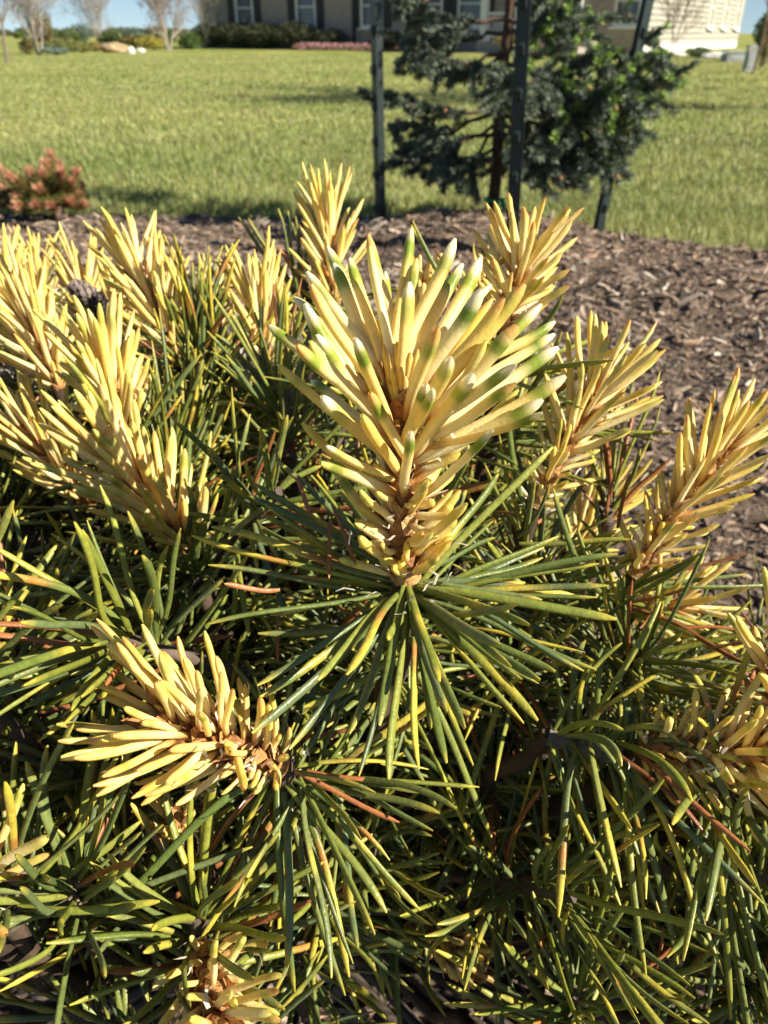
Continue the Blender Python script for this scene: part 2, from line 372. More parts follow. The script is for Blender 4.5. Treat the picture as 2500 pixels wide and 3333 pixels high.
m = MB(); m.add([[ua-.3, -2.6, 3.06], [ub+.3, -2.6, 3.06], [ub+.3, .0, 3.06], [ua-.3, 0, 3.06], [(ua+ub)/2, -2.6, 4.6], [(ua+ub)/2, .8, 4.6]], [[0,3,5,4],[2,1,4,5],[0,1,2,3]]); m.add([[ua-.3, -2.6, 3.06], [ub+.3, -2.6, 3.06], [(ua+ub)/2, -2.6, 4.6]], [[0, 1, 2]]); m.build('porch_roof', M_ROOF, porch, smooth_=False)
m = MB(); ud = wall_u(1155); m.tube([(ud, -.09, -.05), (ud, -.09, WH)], .07, 8); m.build('downspout', M_SHUT, house)

# ------------------------------------------------------------------ leafy plants of the background
def leaf_cloud(m, c, r, n, size, cols, lump=.35, seed=0, flat=0.0):
    rs = np.random.default_rng(seed+91)
    d = unit(rs.normal(size=(n, 3))); rad = rs.random(n)**.33
    lumps = unit(rs.normal(size=(9, 3))); g = np.max(np.clip(d @ lumps.T, 0, 1)**4, axis=1)
    p = d*(rad*(1-lump+lump*1.3*g))[:, None]*np.asarray(r)
    p[:, 2] = np.maximum(p[:, 2], -np.asarray(r)[2]*.97)
    a = unit(rs.normal(size=(n, 3))); b = unit(np.cross(a, rs.normal(size=(n, 3)))); s = size*rs.uniform(.5, 1.2, n)[:, None]
    p = p+np.asarray(c)
    V = np.stack([p-a*s, p-b*s*.45, p+a*s, p+b*s*.45], 1).reshape(-1, 3)
    cl = np.asarray(cols)[rs.integers(0, len(cols), n)]*rs.uniform(.65, 1.3, (n, 1))
    m.add(V, np.arange(4*n).reshape(-1, 4), np.repeat(cl, 4, 0))
def bush(name, label, cat, base, r, n, size, cols, seed, group=None, stems=4):
    o = thing(name, tuple(base), label, cat, group)
    m = MB(); leaf_cloud(m, (0, 0, r[2]*.98), r, n, size, cols, seed=seed, lump=.12 if name == 'hedge_shrub' else .35); m.build('foliage', M_LEAF, o, kind='stuff')
    m = MB(); rs = random.Random(seed)
    for k in range(stems):
        a = rs.uniform(0, 6.28); q = rs.uniform(.2, .55)
        m.tube([(0.02*math.cos(a), .02*math.sin(a), -.05), (r[0]*q*.4*math.cos(a), r[1]*q*.4*math.sin(a), r[2]*.6), (r[0]*q*math.cos(a), r[1]*q*math.sin(a), r[2]*1.3)], [.025, .018, .008], 6, (.10, .07, .05))
    m.build('stem', M_BARK, o); return o
GR = [(.12, .16, .055), (.16, .20, .07), (.09, .13, .05)]; OL = [(.24, .25, .08), (.19, .21, .08)]; YE = [(.50, .40, .07), (.40, .34, .07), (.30, .29, .07)]
BL = [(.17, .23, .17), (.21, .27, .20), (.12, .17, .13)]; BR = [(.28, .18, .09), (.22, .17, .07), (.20, .21, .07)]; DK = [(.035, .045, .022), (.05, .06, .03), (.07, .075, .035)]
def pxbush(label, name, px, pyb, wpx, hpx, cols, seed, t=None, cat='shrub', n=1500, depth=.8):
    g = G(px, pyb) if t is None else P(px, pyb, t); g = np.array([g[0], g[1], 0.])
    tt = proj(g)[2]; r = (wpx/2*tt/FPX, wpx/2*tt/FPX*depth, hpx*tt/FPX/1.18/1.96)
    return bush(name, label, cat, g, r, n, max(.03, r[0]*.10), cols, seed)
pxbush('loose olive green shrub left of the tan boulder', 'shrub', 205, 172, 110, 55, OL, 1)
pxbush('low yellow green shrub between olive shrub and tan boulder', 'shrub', 268, 170, 80, 38, [(.25,.24,.06),(.16,.17,.05)], 2)
pxbush('small orange tinted shrub touching the tan boulder', 'shrub', 305, 166, 60, 30, [(.36,.25,.08),(.28,.22,.06)], 3)
pxbush('low dark grey green ground shrub in front of olive shrub', 'shrub', 180, 178, 90, 26, BL, 4)
pxbush('golden yellow spreading shrub right of the white stones', 'shrub', 500, 160, 110, 46, YE, 5)
pxbush('bronze and yellow shrub between boulder and golden shrub', 'shrub', 440, 156, 100, 44, [(.24,.17,.06),(.17,.15,.05)], 6)
pxbush('bright green rounded shrub beside the end of the hedge', 'shrub', 620, 160, 95, 58, [(.12,.18,.05),(.09,.14,.04)], 7)
pxbush('dark green shrub behind the pale barked tree by the house', 'shrub', 530, 150, 100, 66, GR, 8)
pxbush('grey green shrub in the row behind the golden shrub', 'shrub', 450, 146, 90, 56, BL, 9)
pxbush('mid green shrub in the row behind the boulder', 'shrub', 370, 146, 110, 52, GR, 10)
pxbush('blue green upright conifer above the row behind the boulder', 'conifer', 272, 150, 75, 76, BL, 11, cat='conifer')
pxbush('dark green shrub behind the olive shrub', 'shrub', 215, 152, 110, 60, GR, 12)
pxbush('brown and green conical conifer beside the forked bare tree', 'conifer', 155, 172, 88, 138, BR, 13, cat='conifer', n=2600)
pxbush('rusty low shrub at the foot of the forked bare tree', 'shrub', 95, 176, 60, 56, BR, 14)
pxbush('bright green small shrub on the far grassy rise', 'shrub', 62, 130, 50, 30, [(.14,.18,.04)], 15)
# clipped hedge plants along the house and the flower bed
for k, (ax, lab) in enumerate([(725, 'clipped dark hedge shrub under the first shuttered window'), (815, 'clipped dark hedge shrub between first and second shuttered windows'), (905, 'clipped dark hedge shrub left of the second shuttered window'), (1000, 'clipped dark hedge shrub under the second shuttered window')]):
    u = wall_u(ax); w_ = C0[:2]+hx*u-hy*.9; o = bush('hedge_shrub', lab, 'hedge', (w_[0], w_[1], 0), (1.35, .8, .56), 4200, .055, [(.06,.075,.03),(.10,.11,.045),(.04,.05,.025)], 40+k, 'clipped hedge shrubs along the brick house'); o.rotation_euler[2] = HROT
for k, (ax, lab) in enumerate([(1120, 'dark low shrub against brick wall by the downspout'), (1300, 'dark low shrub on the brick wall behind the left steel post'), (1450, 'dark low shrub on the brick wall behind the blue spruce'), (1800, 'reddish brown low shrub before the porch'), (1900, 'dark brown low shrub at the porch corner')]):
    u = wall_u(ax); w_ = C0[:2]+hx*u-hy*(.9 if k < 3 else 3.2); bush('shrub', lab, 'shrub', (w_[0], w_[1], 0), (.9, .7, .42), 1500, .06, DK if k < 3 else BR, 60+k)
m = MB(); rs = np.random.default_rng(5)
u0, u1 = wall_u(1060), wall_u(1290)
for k in range(900):
    u = rs.uniform(u0, u1); w_ = C0[:2]+hx*u-hy*rs.uniform(1.8, 2.5); z = rs.uniform(.05, .26)
    a = unit(rs.normal(size=3))*.05; b = unit(np.cross(a, rs.normal(size=3)))*.035; p = np.array([w_[0], w_[1], z])
    m.add([p-a, p-b, p+a, p+b], [[0, 1, 2, 3]], (.55, .28, .30) if k % 3 else (.10, .13, .05))
o = m.build('flower_bed', M_LEAF, None, kind='stuff'); tag(o, 'strip of pale pink flowers in front of the brick wall', 'flowers')
pxbush('dark green bush at the far end of the cream sided wall', 'shrub', 2490, 178, 110, 150, GR, 31, n=3000)
pxbush('small green plant among stones below the cream sided wall', 'shrub', 2270, 186, 90, 34, GR, 32)
pxbush('twiggy reddish shrub beside the grey utility pedestal', 'shrub', 2480, 215, 60, 110, BR, 33, n=700)

def rock(name, label, px, py, wpx, hpx, mat, seed, cat='boulder'):
    import bmesh
    g = G(px, py); tt = proj(g)[2]; bm = bmesh.new(); bmesh.ops.create_icosphere(bm, subdivisions=3, radius=1)
    rs = np.random.default_rng(seed); pl = unit(rs.normal(size=(12, 3)))
    for v in bm.verts:
        d = np.array(v.co); k = min([1.0]+[.80/q for q in (pl @ d) if q > .3]); v.co = Vector(d*k*(1+.03*rs.normal()))
    me = bpy.data.meshes.new(name); bm.to_mesh(me); bm.free()
    o = link(name, me, mat); s = wpx*tt/FPX/2/.85; hz = hpx*tt/FPX/1.18/1.55; o.scale = (s, s*.7, hz); o.location = (g[0], g[1], hz*.55); o.rotation_euler = (0, 0, rs.uniform(0, 1)); tag(o, label, cat); return o
rock('boulder', 'large tan boulder lying among the shrubs by the lawn', 372, 170, 88, 36, M_ROCK, 3)
rock('stone', 'taller white stone standing on the lawn edge', 429, 174, 23, 25, M_WROCK, 4, 'stone')
rock('stone', 'lower white stone lying beside the taller white one', 459, 172, 26, 16, M_WROCK, 5, 'stone')
rock('stone', 'pale flat stone at the foot of the cream sided wall', 2330, 188, 100, 20, M_WROCK, 6, 'stone')
rock('stone', 'grey stone below the windows of the cream wall', 2200, 182, 60, 14, M_WROCK, 8, 'stone')

def bare_tree(name, label, base, trunks, height, seed, leafcols=None, nleaf=300, bark=(.36, .31, .26), r0=.05, spread=.25, leaf=.05, cat='tree'):
    rs = random.Random(seed); o = thing(name, tuple(base), label, cat); mt = MB(); mc = MB(); tips = []
    def grow(p, d, L, r, lv):
        n = 5; pts = [p]; dd = d.copy()
        for k in range(n):
            dd = unit(dd+np.array([rs.gauss(0, .10), rs.gauss(0, .10), rs.gauss(.04, .05)])); pts.append(pts[-1]+dd*L/n)
        rr = np.linspace(r, r*.45, n+1); cc = np.array(bark)*rs.uniform(.8, 1.1)
        (mt if lv == 0 else mc).tube(pts, rr, 7 if lv == 0 else (5 if lv == 1 else 3), cc, cap=False)
        if lv >= 3: tips.append(pts[-1]); tips.append(pts[3]); return
        for k in range([13, 7, 4][lv]):
            i = rs.randint(1, n); a = rs.uniform(0, 6.28); sp = rs.uniform(.5, .9)
            side = unit(np.cross(dd, [math.cos(a), math.sin(a), .2])); grow(pts[i], unit(dd*(1-sp*.55)+side*sp*.8+np.array([0, 0, .15])), L*rs.uniform(.35, .6), max(rr[i]*.5, .006), lv+1)
    for k in range(trunks):
        a = k*6.28/max(1, trunks)+rs.uniform(0, 1); s = spread if trunks > 1 else .03
        grow(np.array([.06*math.cos(a), .06*math.sin(a), -.06]) if trunks > 1 else np.array([0, 0, -.06]), unit(np.array([s*math.cos(a), s*math.sin(a), 1.])), height*rs.uniform(.85, 1.05), r0, 0)
    mt.build('trunk', M_BARK, o)
    crown = mc.build('crown', M_BARK, o)
    if leafcols:
        ml = MB(); T = np.array(tips); rs2 = np.random.default_rng(seed); n = nleaf
        p = T[rs2.integers(0, len(T), n)]+rs2.normal(0, .09, (n, 3)); a = unit(rs2.normal(size=(n, 3)))*leaf; b = unit(np.cross(a, rs2.normal(size=(n, 3))))*leaf*.5
        cl = np.asarray(leafcols)[rs2.integers(0, len(leafcols), n)]
        ml.add(np.stack([p-a, p-b, p+a, p+b], 1).reshape(-1, 3), np.arange(4*n).reshape(-1, 4), np.repeat(cl, 4, 0)); ml.build('leaves', M_LEAF, crown, kind='stuff')
    return o
def gp(px, py): g = G(px, py); return (g[0], g[1], 0.0)
bare_tree('bare_tree', 'forked pale barked bare tree beside the conical brown conifer', gp(128, 178), 4, 2.5, 2, [(.42, .38, .33)], 1500, r0=.036, spread=.32)
bare_tree('bare_tree', 'hazy grey bare tree rising behind the boulder', gp(325, 146), 5, 3.0, 5, [(.40, .36, .33)], 2200, r0=.036, spread=.30)
bare_tree('pale_tree', 'pale barked tree with reddish buds beside the hedge end', gp(548, 164), 3, 2.5, 8, [(.30, .17, .12), (.24, .16, .11)], 2200, r0=.045, spread=.20)
bare_tree('sapling', 'thin young tree with few leaves on the open lawn edge', gp(22, 205), 1, 2.2, 11, [(.14, .19, .05)], 420, bark=(.20, .16, .12), r0=.045, leaf=.045)
bare_tree('sapling', 'thin staked sapling just left of the brick house corner', gp(676, 158), 1, 3.0, 14, [(.14, .19, .06)], 240, bark=(.16, .15, .13), r0=.055)
bare_tree('sapling', 'young bare sapling in a mulch ring near the grey pedestal', gp(2450, 235), 1, 2.6, 17, [(.20, .14, .08)], 120, bark=(.22, .14, .10), r0=.022)
bare_tree('climbing_vine', 'bare twiggy vine standing before the cream sided wall', gp(2190, 182), 2, 2.2, 19, None, 0, bark=(.18, .12, .08), r0=.018, spread=.15, cat='plant')
# a young tree beyond the right of the picture whose shadow crosses the lawn
bare_tree('young_tree', 'young leafy tree on the lawn right of the planting bed', (4.7, 8.0, 0), 1, 3.2, 23, [(.09, .13, .04)], 2600, bark=(.2, .15, .11), r0=.04, leaf=.06)
# utility pedestals and condenser
def pedestal(label, px, py, wpx, hpx, name='utility_pedestal'):
    g = G(px, py); tt = proj(g)[2]; w_ = wpx*tt/FPX; h = hpx*tt/FPX/1.18
    o = thing(name, (g[0], g[1], 0), label, 'utility box'); m = MB(); m.box((0, 0, h*.45-.02), (w_, w_, h*.9)); m.build('body', M_GREY, o, smooth_=False)
    m = MB(); m.box((0, 0, h*.9+.01), (w_*1.12, w_*1.12, h*.08)); m.box((0, 0, h*.97+.01), (w_*.9, w_*.9, h*.06)); m.build('cap', M_GREY, o, smooth_=False)
    m = MB(); m.box((0, -w_/2-.006, h*.45), (w_*.7, .01, h*.6)); m.build('door', M_GREY, o, smooth_=False)
pedestal('slim grey utility pedestal at the lawn edge by the cream wall', 2432, 232, 26, 84)
pedestal('squat grey condenser box behind the slim pedestal', 2385, 200, 60, 34, 'condenser_box')
# far ground line trees
for k, (px, w_, h_) in enumerate([(-40, 200, 26), (120, 160, 34), (260, 190, 30), (420, 200, 32), (580, 170, 30), (2560, 200, 60)]):
    pxbush(['broad hazy far tree clump beyond the open field', 'far tree clump behind the conical conifer', 'far tree clump behind the blue green conifer', 'far tree clump behind the hazy bare tree', 'far tree clump behind the pale barked tree', 'far tree clump beyond the cream sided wall'][k], 'far_trees', px, 124, w_, h_, [(.10, .12, .07), (.13, .14, .08)], 80+k, cat='trees', n=1600)

# ------------------------------------------------------------------ steel posts
def t_post(label, base, top_dir, h, yaw, group='green steel garden posts', nst=16):
    o = thing('steel_post', tuple(base), label, 'post', group)
    z = unit(np.array(top_dir)); q = Vector((0, 0, 1)).rotation_difference(Vector(z)); o.rotation_mode = 'QUATERNION'
    o.rotation_quaternion = q @ Quaternion((0, 0, 1), yaw)
    m = MB(); t = .0045; fl = .034; st = .030
    prof = np.array([[-fl/2, 0], [fl/2, 0], [fl/2, t], [t/2, t], [t/2, st], [-t/2, st], [-t/2, t], [-fl/2, t]])
    lo = np.c_[prof, np.full(8, -.18)]; hi = np.c_[prof, np.full(8, h)]
    m.add(np.vstack([lo, hi]), [[k, (k+1) % 8, 8+(k+1) % 8, 8+k] for k in range(8)])
    m.add(hi, [[0, 1, 2, 7], [3, 4, 5, 6]]); m.build('shaft', M_POST, o, smooth_=False)
    me = None
    for k in range(nst):
        if me is None:
            sm = MB(); v = []
            for (zz, w_, d) in ((-.016, .007, .0), (-.010, .0085, -.008), (.008, .0085, -.011), (.016, .006, .0)): v += [[-w_, 0.001, zz], [w_, .001, zz], [w_*.8, d, zz], [-w_*.8, d, zz]]
            sm.add(v, [[a*4+i, a*4+(i+1) % 4, a*4+4+(i+1) % 4, a*4+4+i] for a in range(3) for i in range(4)]); s = sm.build('stud', M_POST, o, smooth_=False); me = s.data
        else: s = link('stud', me, M_POST, o)
        s.location = (0, 0, .12+k*.097)
    return o
def lean(px0, py0, px1, py1, z0=0.0, same_t=True):
    b = G(px0, py0, z0); tb = proj(b)[2]
    best = None
    for t in np.linspace(tb*.6, tb*1.4, 400):      # upright in depth: same distance from the viewer
        q = P(px1, py1, t)
        if best is None or abs(q[1]-b[1]) < best[0]: best = (abs(q[1]-b[1]), q)
    return b, best[1]-b
b, d = lean(1231, 800, 1212, 0); t_post('steel post at the lit lawn edge left of the spruce', b, d, 1.55, math.radians(-62))
b, d = lean(1662, 850, 1706, 0, .06); t_post('studded steel post standing in the mulch mound before the spruce trunk', b, d, 1.55, math.radians(-20))
b, d = lean(1942, 800, 2118, 0); t_post('steel post leaning outward right of the mulch mound', b, d, 1.55, math.radians(35))
for k, (x, y) in enumerate(((3.3, 3.75), (3.95, 4.75))): t_post(['steel post on the lawn right of the bed, nearer the bed', 'steel post on the lawn right of the bed, farther out'][k], (x, y, 0), (.02, 0, 1), 1.35, .4)

# ------------------------------------------------------------------ blue spruce
def spruce():
    b = G(1602, 668, .10); tb = proj(b)[2]; b[2] = .10
    o = thing('spruce_tree', tuple(b), 'young blue spruce with drooping grey green branches in the mulch mound', 'tree')
    top = np.array([.02, 0, 1.45]); m = MB(); n = 20
    pts = np.array([top*k/(n-1)*np.array([1, 1, 1])+np.array([.006*math.sin(k*1.1), .006*math.cos(k*.9), 0]) for k in range(n)]); pts[0, 2] = -.08
    m.tube(pts, np.linspace(.021, .006, n), 10, (.10, .06, .04)); trunk = m.build('trunk', M_BARK, o)
    rs = np.random.default_rng(21); P0, D, Ln, Cc = [], [], [], []; bud = MB()
    def twig(mb, p, d, L, r, new, dens):
        k = 6; q = [p]; dd = np.array(d, float)
        for i in range(k): dd = unit(dd+rs.normal(0, .07, 3)+np.array([0, 0, -.03 if not new else .02])); q.append(q[-1]+dd*L/k)
        q = np.array(q); mb.tube(q, np.linspace(r, r*.5, k+1), 5, (.11, .075, .05), cap=False)
        nn = int(L*dens); s = rs.random(nn)*k; i = np.minimum(s.astype(int), k-1); f = (s-i)[:, None]
        pp = q[i]*(1-f)+q[i+1]*f; ax = unit(q[i+1]-q[i]); rd = unit(np.cross(ax, rs.normal(size=(nn, 3))))
        dn = unit(ax*rs.uniform(.45, .95, (nn, 1))+rd+np.array([0, 0, .25]))
        tipf = (s/k)[:, None]
        base = np.array([.155, .19, .125])*(1-rs.random((nn, 1))*.35)+np.array([.07, .08, .065])*rs.random((nn, 1))*.9
        if new: base = base*(1-smooth(.45, .95, tipf))+np.array([.26, .38, .08])*smooth(.45, .95, tipf)
        P0.append(pp); D.append(dn); Ln.append(rs.uniform(.014, .024, nn)); Cc.append(base)
        if rs.random() < .04: bud.tube([q[-1], q[-1]+dd*.012], [.006, .003], 6, (.55, .25, .12))
        return q
    def branch(p, end, sag, new, nt=11, spread=.55, dens=2100, thin=1.0):
        mb = MB(); k = 10; p = np.array(p); end = np.array(end); q = np.array([p+(end-p)*i/k+np.array([0, 0, -sag*math.sin(math.pi*i/k)]) for i in range(k+1)])
        q[1:-1] += rs.normal(0, .006, (k-1, 3)); L = np.linalg.norm(end-p)
        mb.tube(q, np.linspace(.007, .0025, k+1)*thin, 6, (.10, .07, .05), cap=False)
        ax = unit(end-p)
        for j in range(nt):
            s = .34+.66*(j+rs.random()*.8)/nt; i = min(int(s*k), k-1); sd = np.cross(ax, [0, 0, 1])*(1 if j % 2 else -1)
            d = unit(ax*rs.uniform(.5, 1.0)+unit(sd)*rs.uniform(.5, 1.0)*spread*1.4+np.array([0, 0, rs.uniform(-.55, .25)]))
            tl = L*rs.uniform(.16, .40)*(1.25-.7*s)+.035
            tq = twig(mb, q[i], d, tl, .0022, rs.random() < new, dens)
            for _ in range(3):
                i2 = rs.integers(1, 6); d2 = unit(d+rs.normal(0, .55, 3)+np.array([0, 0, -.1])); twig(mb, tq[i2], d2, tl*rs.uniform(.3, .6), .0016, rs.random() < new, dens)
        twig(mb, q[-2], ax, .07, .002, rs.random() < new+.2, dens)
        for i in range(3, k): twig(mb, q[i], ax, .05, .001, 0, dens*.7)
        mb.build('branch', M_BARK, o)
    def E(px, py, dy): # branch end by photo column/row with the depth offset (m) from the trunk
        tt = 0; best = None
        for t in np.linspace(tb-.8, tb+.8, 321):
            w_ = P(px, py, t); e = abs(w_[1]-(b[1]+dy))
            if best is None or e < best[0]: best = (e, w_-b)
        return best[1]
    def Z(py): return E(1610, py, 0)[2]
    L_ = [ # (trunk row, end col, end row, depth offset, sag, share of new growth)
        (330, 1255, 300, -.05, .05, .0), (360, 1300, 395, .12, .04, .0), (420, 1290, 545, -.08, .0, .0), (430, 1420, 560, .18, .02, .0),
        (400, 1360, 470, .25, .03, .0), (470, 1450, 565, -.22, .02, .0), (180, 1380, 175, .05, .05, .03), (160, 1330, 120, -.12, .05, .05), (100, 1360, 60, .2, .03, .10),
        (60, 1300, -20, .0, .04, .10),
        (330, 2190, 175, -.22, .10, .50), (340, 2170, 215, -.12, .09, .35), (320, 2150, 150, -.3, .10, .5), (370, 2120, 280, .05, .08, .3), (300, 2080, 200, -.3, .06, .3), (300, 2130, 90, -.1, .10, .6), (380, 2050, 330, -.2, .06, .12), (420, 2060, 420, -.25, .08, .15), (440, 1960, 505, .15, .03, .12),
        (430, 1850, 545, -.2, .03, .05), (350, 2100, 250, -.22, .09, .30), (240, 1900, 190, .25, .05, .35), (200, 1990, 130, -.12, .06, .5), (140, 1880, 60, .1, .05, .6),
        (60, 1850, -10, -.15, .04, .6), (90, 1950, 40, .25, .04, .6), (0, 1780, -60, .1, .03, .5), (300, 1760, 300, -.35, .05, .15), (420, 1740, 480, -.34, .03, .06), (360, 1800, 400, .35, .04, .1),
        (480, 1720, 530, .2, .02, .0), (250, 1680, 230, -.38, .03, .12), (260, 1800, 300, .15, .05, .2)]
    for r, ec, er, dy, sag, nw in L_:
        z = Z(r); branch((top[0]*z/1.45, 0, z), E(ec, er, dy), sag, nw, nt=6 if ec < 1500 else 8)
    for k in range(18):          # the upper crown above the picture
        z = rs.uniform(.8, 1.4); a = k*2.4; R_ = .06+.34*(1-(z-.8)/.65); branch((top[0]*z/1.45, 0, z), (R_*math.cos(a), R_*math.sin(a), z+rs.uniform(-.02, .15)), .03, .3, nt=7, dens=700)
    P0 = np.vstack(P0); D = np.vstack(D); Ln = np.concatenate(Ln)[:, None]; Cc = np.vstack(Cc); n = len(P0)
    sd = unit(np.cross(D, rs.normal(size=(n, 3))))*.0017
    V = np.stack([P0-sd, P0+sd, P0+D*Ln*.7+sd*.8, P0+D*Ln, P0+D*Ln*.7-sd*.8], 1); i = (np.arange(n)*5)[:, None]
    me = mesh_np('needles', V.reshape(-1, 3), [i+np.array([[0, 1, 2, 4]]), i+np.array([[4, 2, 3]])], np.repeat(Cc, 5, 0))
    link('needles', me, M_SPRUCE, o, 'stuff')
    bud.build('buds', M_BARK, o, 'stuff')
    m = MB(); a = np.linspace(0, 2*math.pi, 17); g = E(1625, 655, -.03)
    m.tube(np.c_[.026*np.cos(a), .026*np.sin(a), 0*a], .006, 6, cap=False); m.box((.03, -.03, -.004), (.016, .006, .03)); m.box((.037, -.028, -.022), (.012, .005, .03))
    t_ = m.build('tree_tie', M_TIE, None, origin=(0, 0, 0)); t_.location = Vector(b)+Vector((.0, 0, g[2])); tag(t_, 'bright green plastic tie around the spruce trunk', 'tie')
spruce()

# ------------------------------------------------------------------ needle geometry
def needle_geo(A, S, K, groove=0.0, flat=1.0):
    """A: dict of arrays p,d,b,L,R,c0.. returns V (N,(S+1)*K,3), colours, faces template"""
    p, d, bn, L, R = A['p'], A['d'], A['b'], A['L'], A['R']; n = len(p)
    t = np.linspace(0, 1, S+1)**.85
    c = p[:, None]+L[:, None, None]*(d[:, None]*t[None, :, None]+bn[:, None]*(t**2)[None, :, None]+A['k'][:, None]*(np.sin(t*5.5))[None, :, None])
    T = unit(np.gradient(c, axis=1)); ref = A['r'][:, None]
    Nn = unit(ref-(T*ref).sum(-1, keepdims=True)*T); B = np.cross(T, Nn)
    rad = R[:, None]*(np.clip(.72+1.6*t, 0, 1)*np.sqrt(np.clip(1-((t-.84)/.168).clip(0)**1.7, .03, 1)))[None]
    a = np.arange(K)*2*math.pi/K; g = 1-groove*np.exp(-((np.abs(np.sin(a/2+math.pi/4*0))-1)**2)/.004) if groove else np.ones(K)
    ring = Nn[:, :, None]*(np.cos(a)*g)[None, None, :, None]+B[:, :, None]*(np.sin(a)*g*flat)[None, None, :, None]
    V = (c[:, :, None]+ring*rad[:, :, None, None]).reshape(n, -1, 3)
    i = np.arange(S)[:, None]*K; j = np.arange(K)[None]; j2 = (j+1) % K
    F = np.stack([i+j, i+j2, i+K+j2, i+K+j], -1).reshape(-1, 4)
    Cc = np.repeat(A['col'](A, t)[:, :, None], K, 2).reshape(n, -1, 3)
    return V, F, Cc
def lerp(a, b, f): return a+(b-a)*f
def col_cream(A, t):
    n = len(A['p']); s = A['s']; r = np.random.default_rng(1).random((n, 10)) if False else A['rn']
    t = t[None]; c3 = lambda *v: np.array(v)[None, None]
    amber = np.stack([.52+.14*r[:, 0], .23+.12*r[:, 0], .045+.05*r[:, 0]], -1)[:, None]
    cream = np.stack([.93+.02*r[:, 1], .84-.10*r[:, 1], .50-.26*r[:, 1]], -1)[:, None]
    yel = np.stack([.85+.05*r[:, 2], .60+.09*r[:, 2], .07+.07*r[:, 2]], -1)[:, None]
    green = np.stack([.15+.20*r[:, 3], .25+.17*r[:, 3], .018+.02*r[:, 3]], -1)[:, None]
    tipw = np.where((r[:, 4] < A['orange'])[:, None], np.array([[.76, .42, .12]]), np.where((A['gb'] > .99)[:, None], np.array([[.90, .81, .58]]), np.array([[.80, .70, .17]])))[:, None]
    f1 = smooth(.02+.0*t, np.where(A['gb'][:, None] > .99, .08+.26*r[:, 5:6], .14+.36*r[:, 5:6]), t)[..., None]; c = lerp(amber, cream, f1)
    c = lerp(c, yel, (smooth(.30, .85, t)*np.where(A['gb'][:, None] > .99, .15+.5*r[:, 6:7], .35+.6*r[:, 6:7]))[..., None])
    tb = .79+.07*r[:, 7:8]; w_ = .055+.05*r[:, 8:9]; st = np.where(A['gb'][:, None] > .99, smooth(-.3, .5, r[:, 9:10]), smooth(.15, .7, r[:, 9:10])*A['gb'][:, None])
    band = np.exp(-((t-tb)/w_)**4)*st; c = lerp(c, green, (band*.95)[..., None])
    c = lerp(c, tipw, smooth(tb+.05, np.minimum(tb+.13, 1.), t)[..., None]*.9)
    return c
def col_green(A, t):
    r = A['rn']; t = t[None]; n = len(r)
    g = np.stack([.11+.10*r[:, 0], .155+.075*r[:, 0], .030+.045*r[:, 1]], -1)[:, None]*np.ones((1, t.shape[1], 1))
    yg = np.array([.32, .33, .045])[None, None]; ye = np.array([.58, .46, .06])[None, None]; orr = np.array([.52, .20, .045])[None, None]; dead = np.array([.36, .135, .05])[None, None]
    c = lerp(g, yg, (.75*(r[:, 2:3] > .72)*(.4+.6*r[:, 3:4])*np.ones_like(t))[..., None])
    c = lerp(c, yg*.85, (smooth(.0, .16, .16-t)*.5)[..., None])
    c = lerp(c, ye, (smooth(.80+.14*r[:, 4:5], 1.0, t)*.8)[..., None])
    k = (r[:, 5:6] > .78); pos = .35+.45*r[:, 6:7]; c = lerp(c, ye, (k*.85*np.exp(-((t-pos)/(.05+.12*r[:, 7:8]))**2))[..., None])
    k2 = (r[:, 5:6] < .14); c = lerp(c, orr, (k2*.95*np.exp(-((t-pos)/.06)**2))[..., None]); c = lerp(c, ye, (k2*smooth(pos+.03, pos+.12, t)*.9)[..., None])
    dd = (r[:, 8:9] < A['dead'][:, None]); c = lerp(c, dead*(.7+.6*r[:, 9:10])[..., None], (dd*smooth(-.3, .05, t-.0))[..., None])
    return c
POOL = {'cream': [], 'green': []}
def put(kind, p, d, L, R, bend, shoot, orange=.3, gb=1.0, dead=.03, s=0.0, minind=0, kink=.012):
    q = proj(np.asarray(p)+np.asarray(d)*L*.5)
    POOL[kind].append(dict(p=np.asarray(p, float), d=np.asarray(d, float), b=np.asarray(bend, float), L=L, R=R, shoot=shoot, orange=orange, gb=gb, dead=dead, s=s,
        score=R*L/max(q[2], .05)**2*(1 if (-100 < q[0] < 2600 and -100 < q[1] < 3400) else .01)+minind))

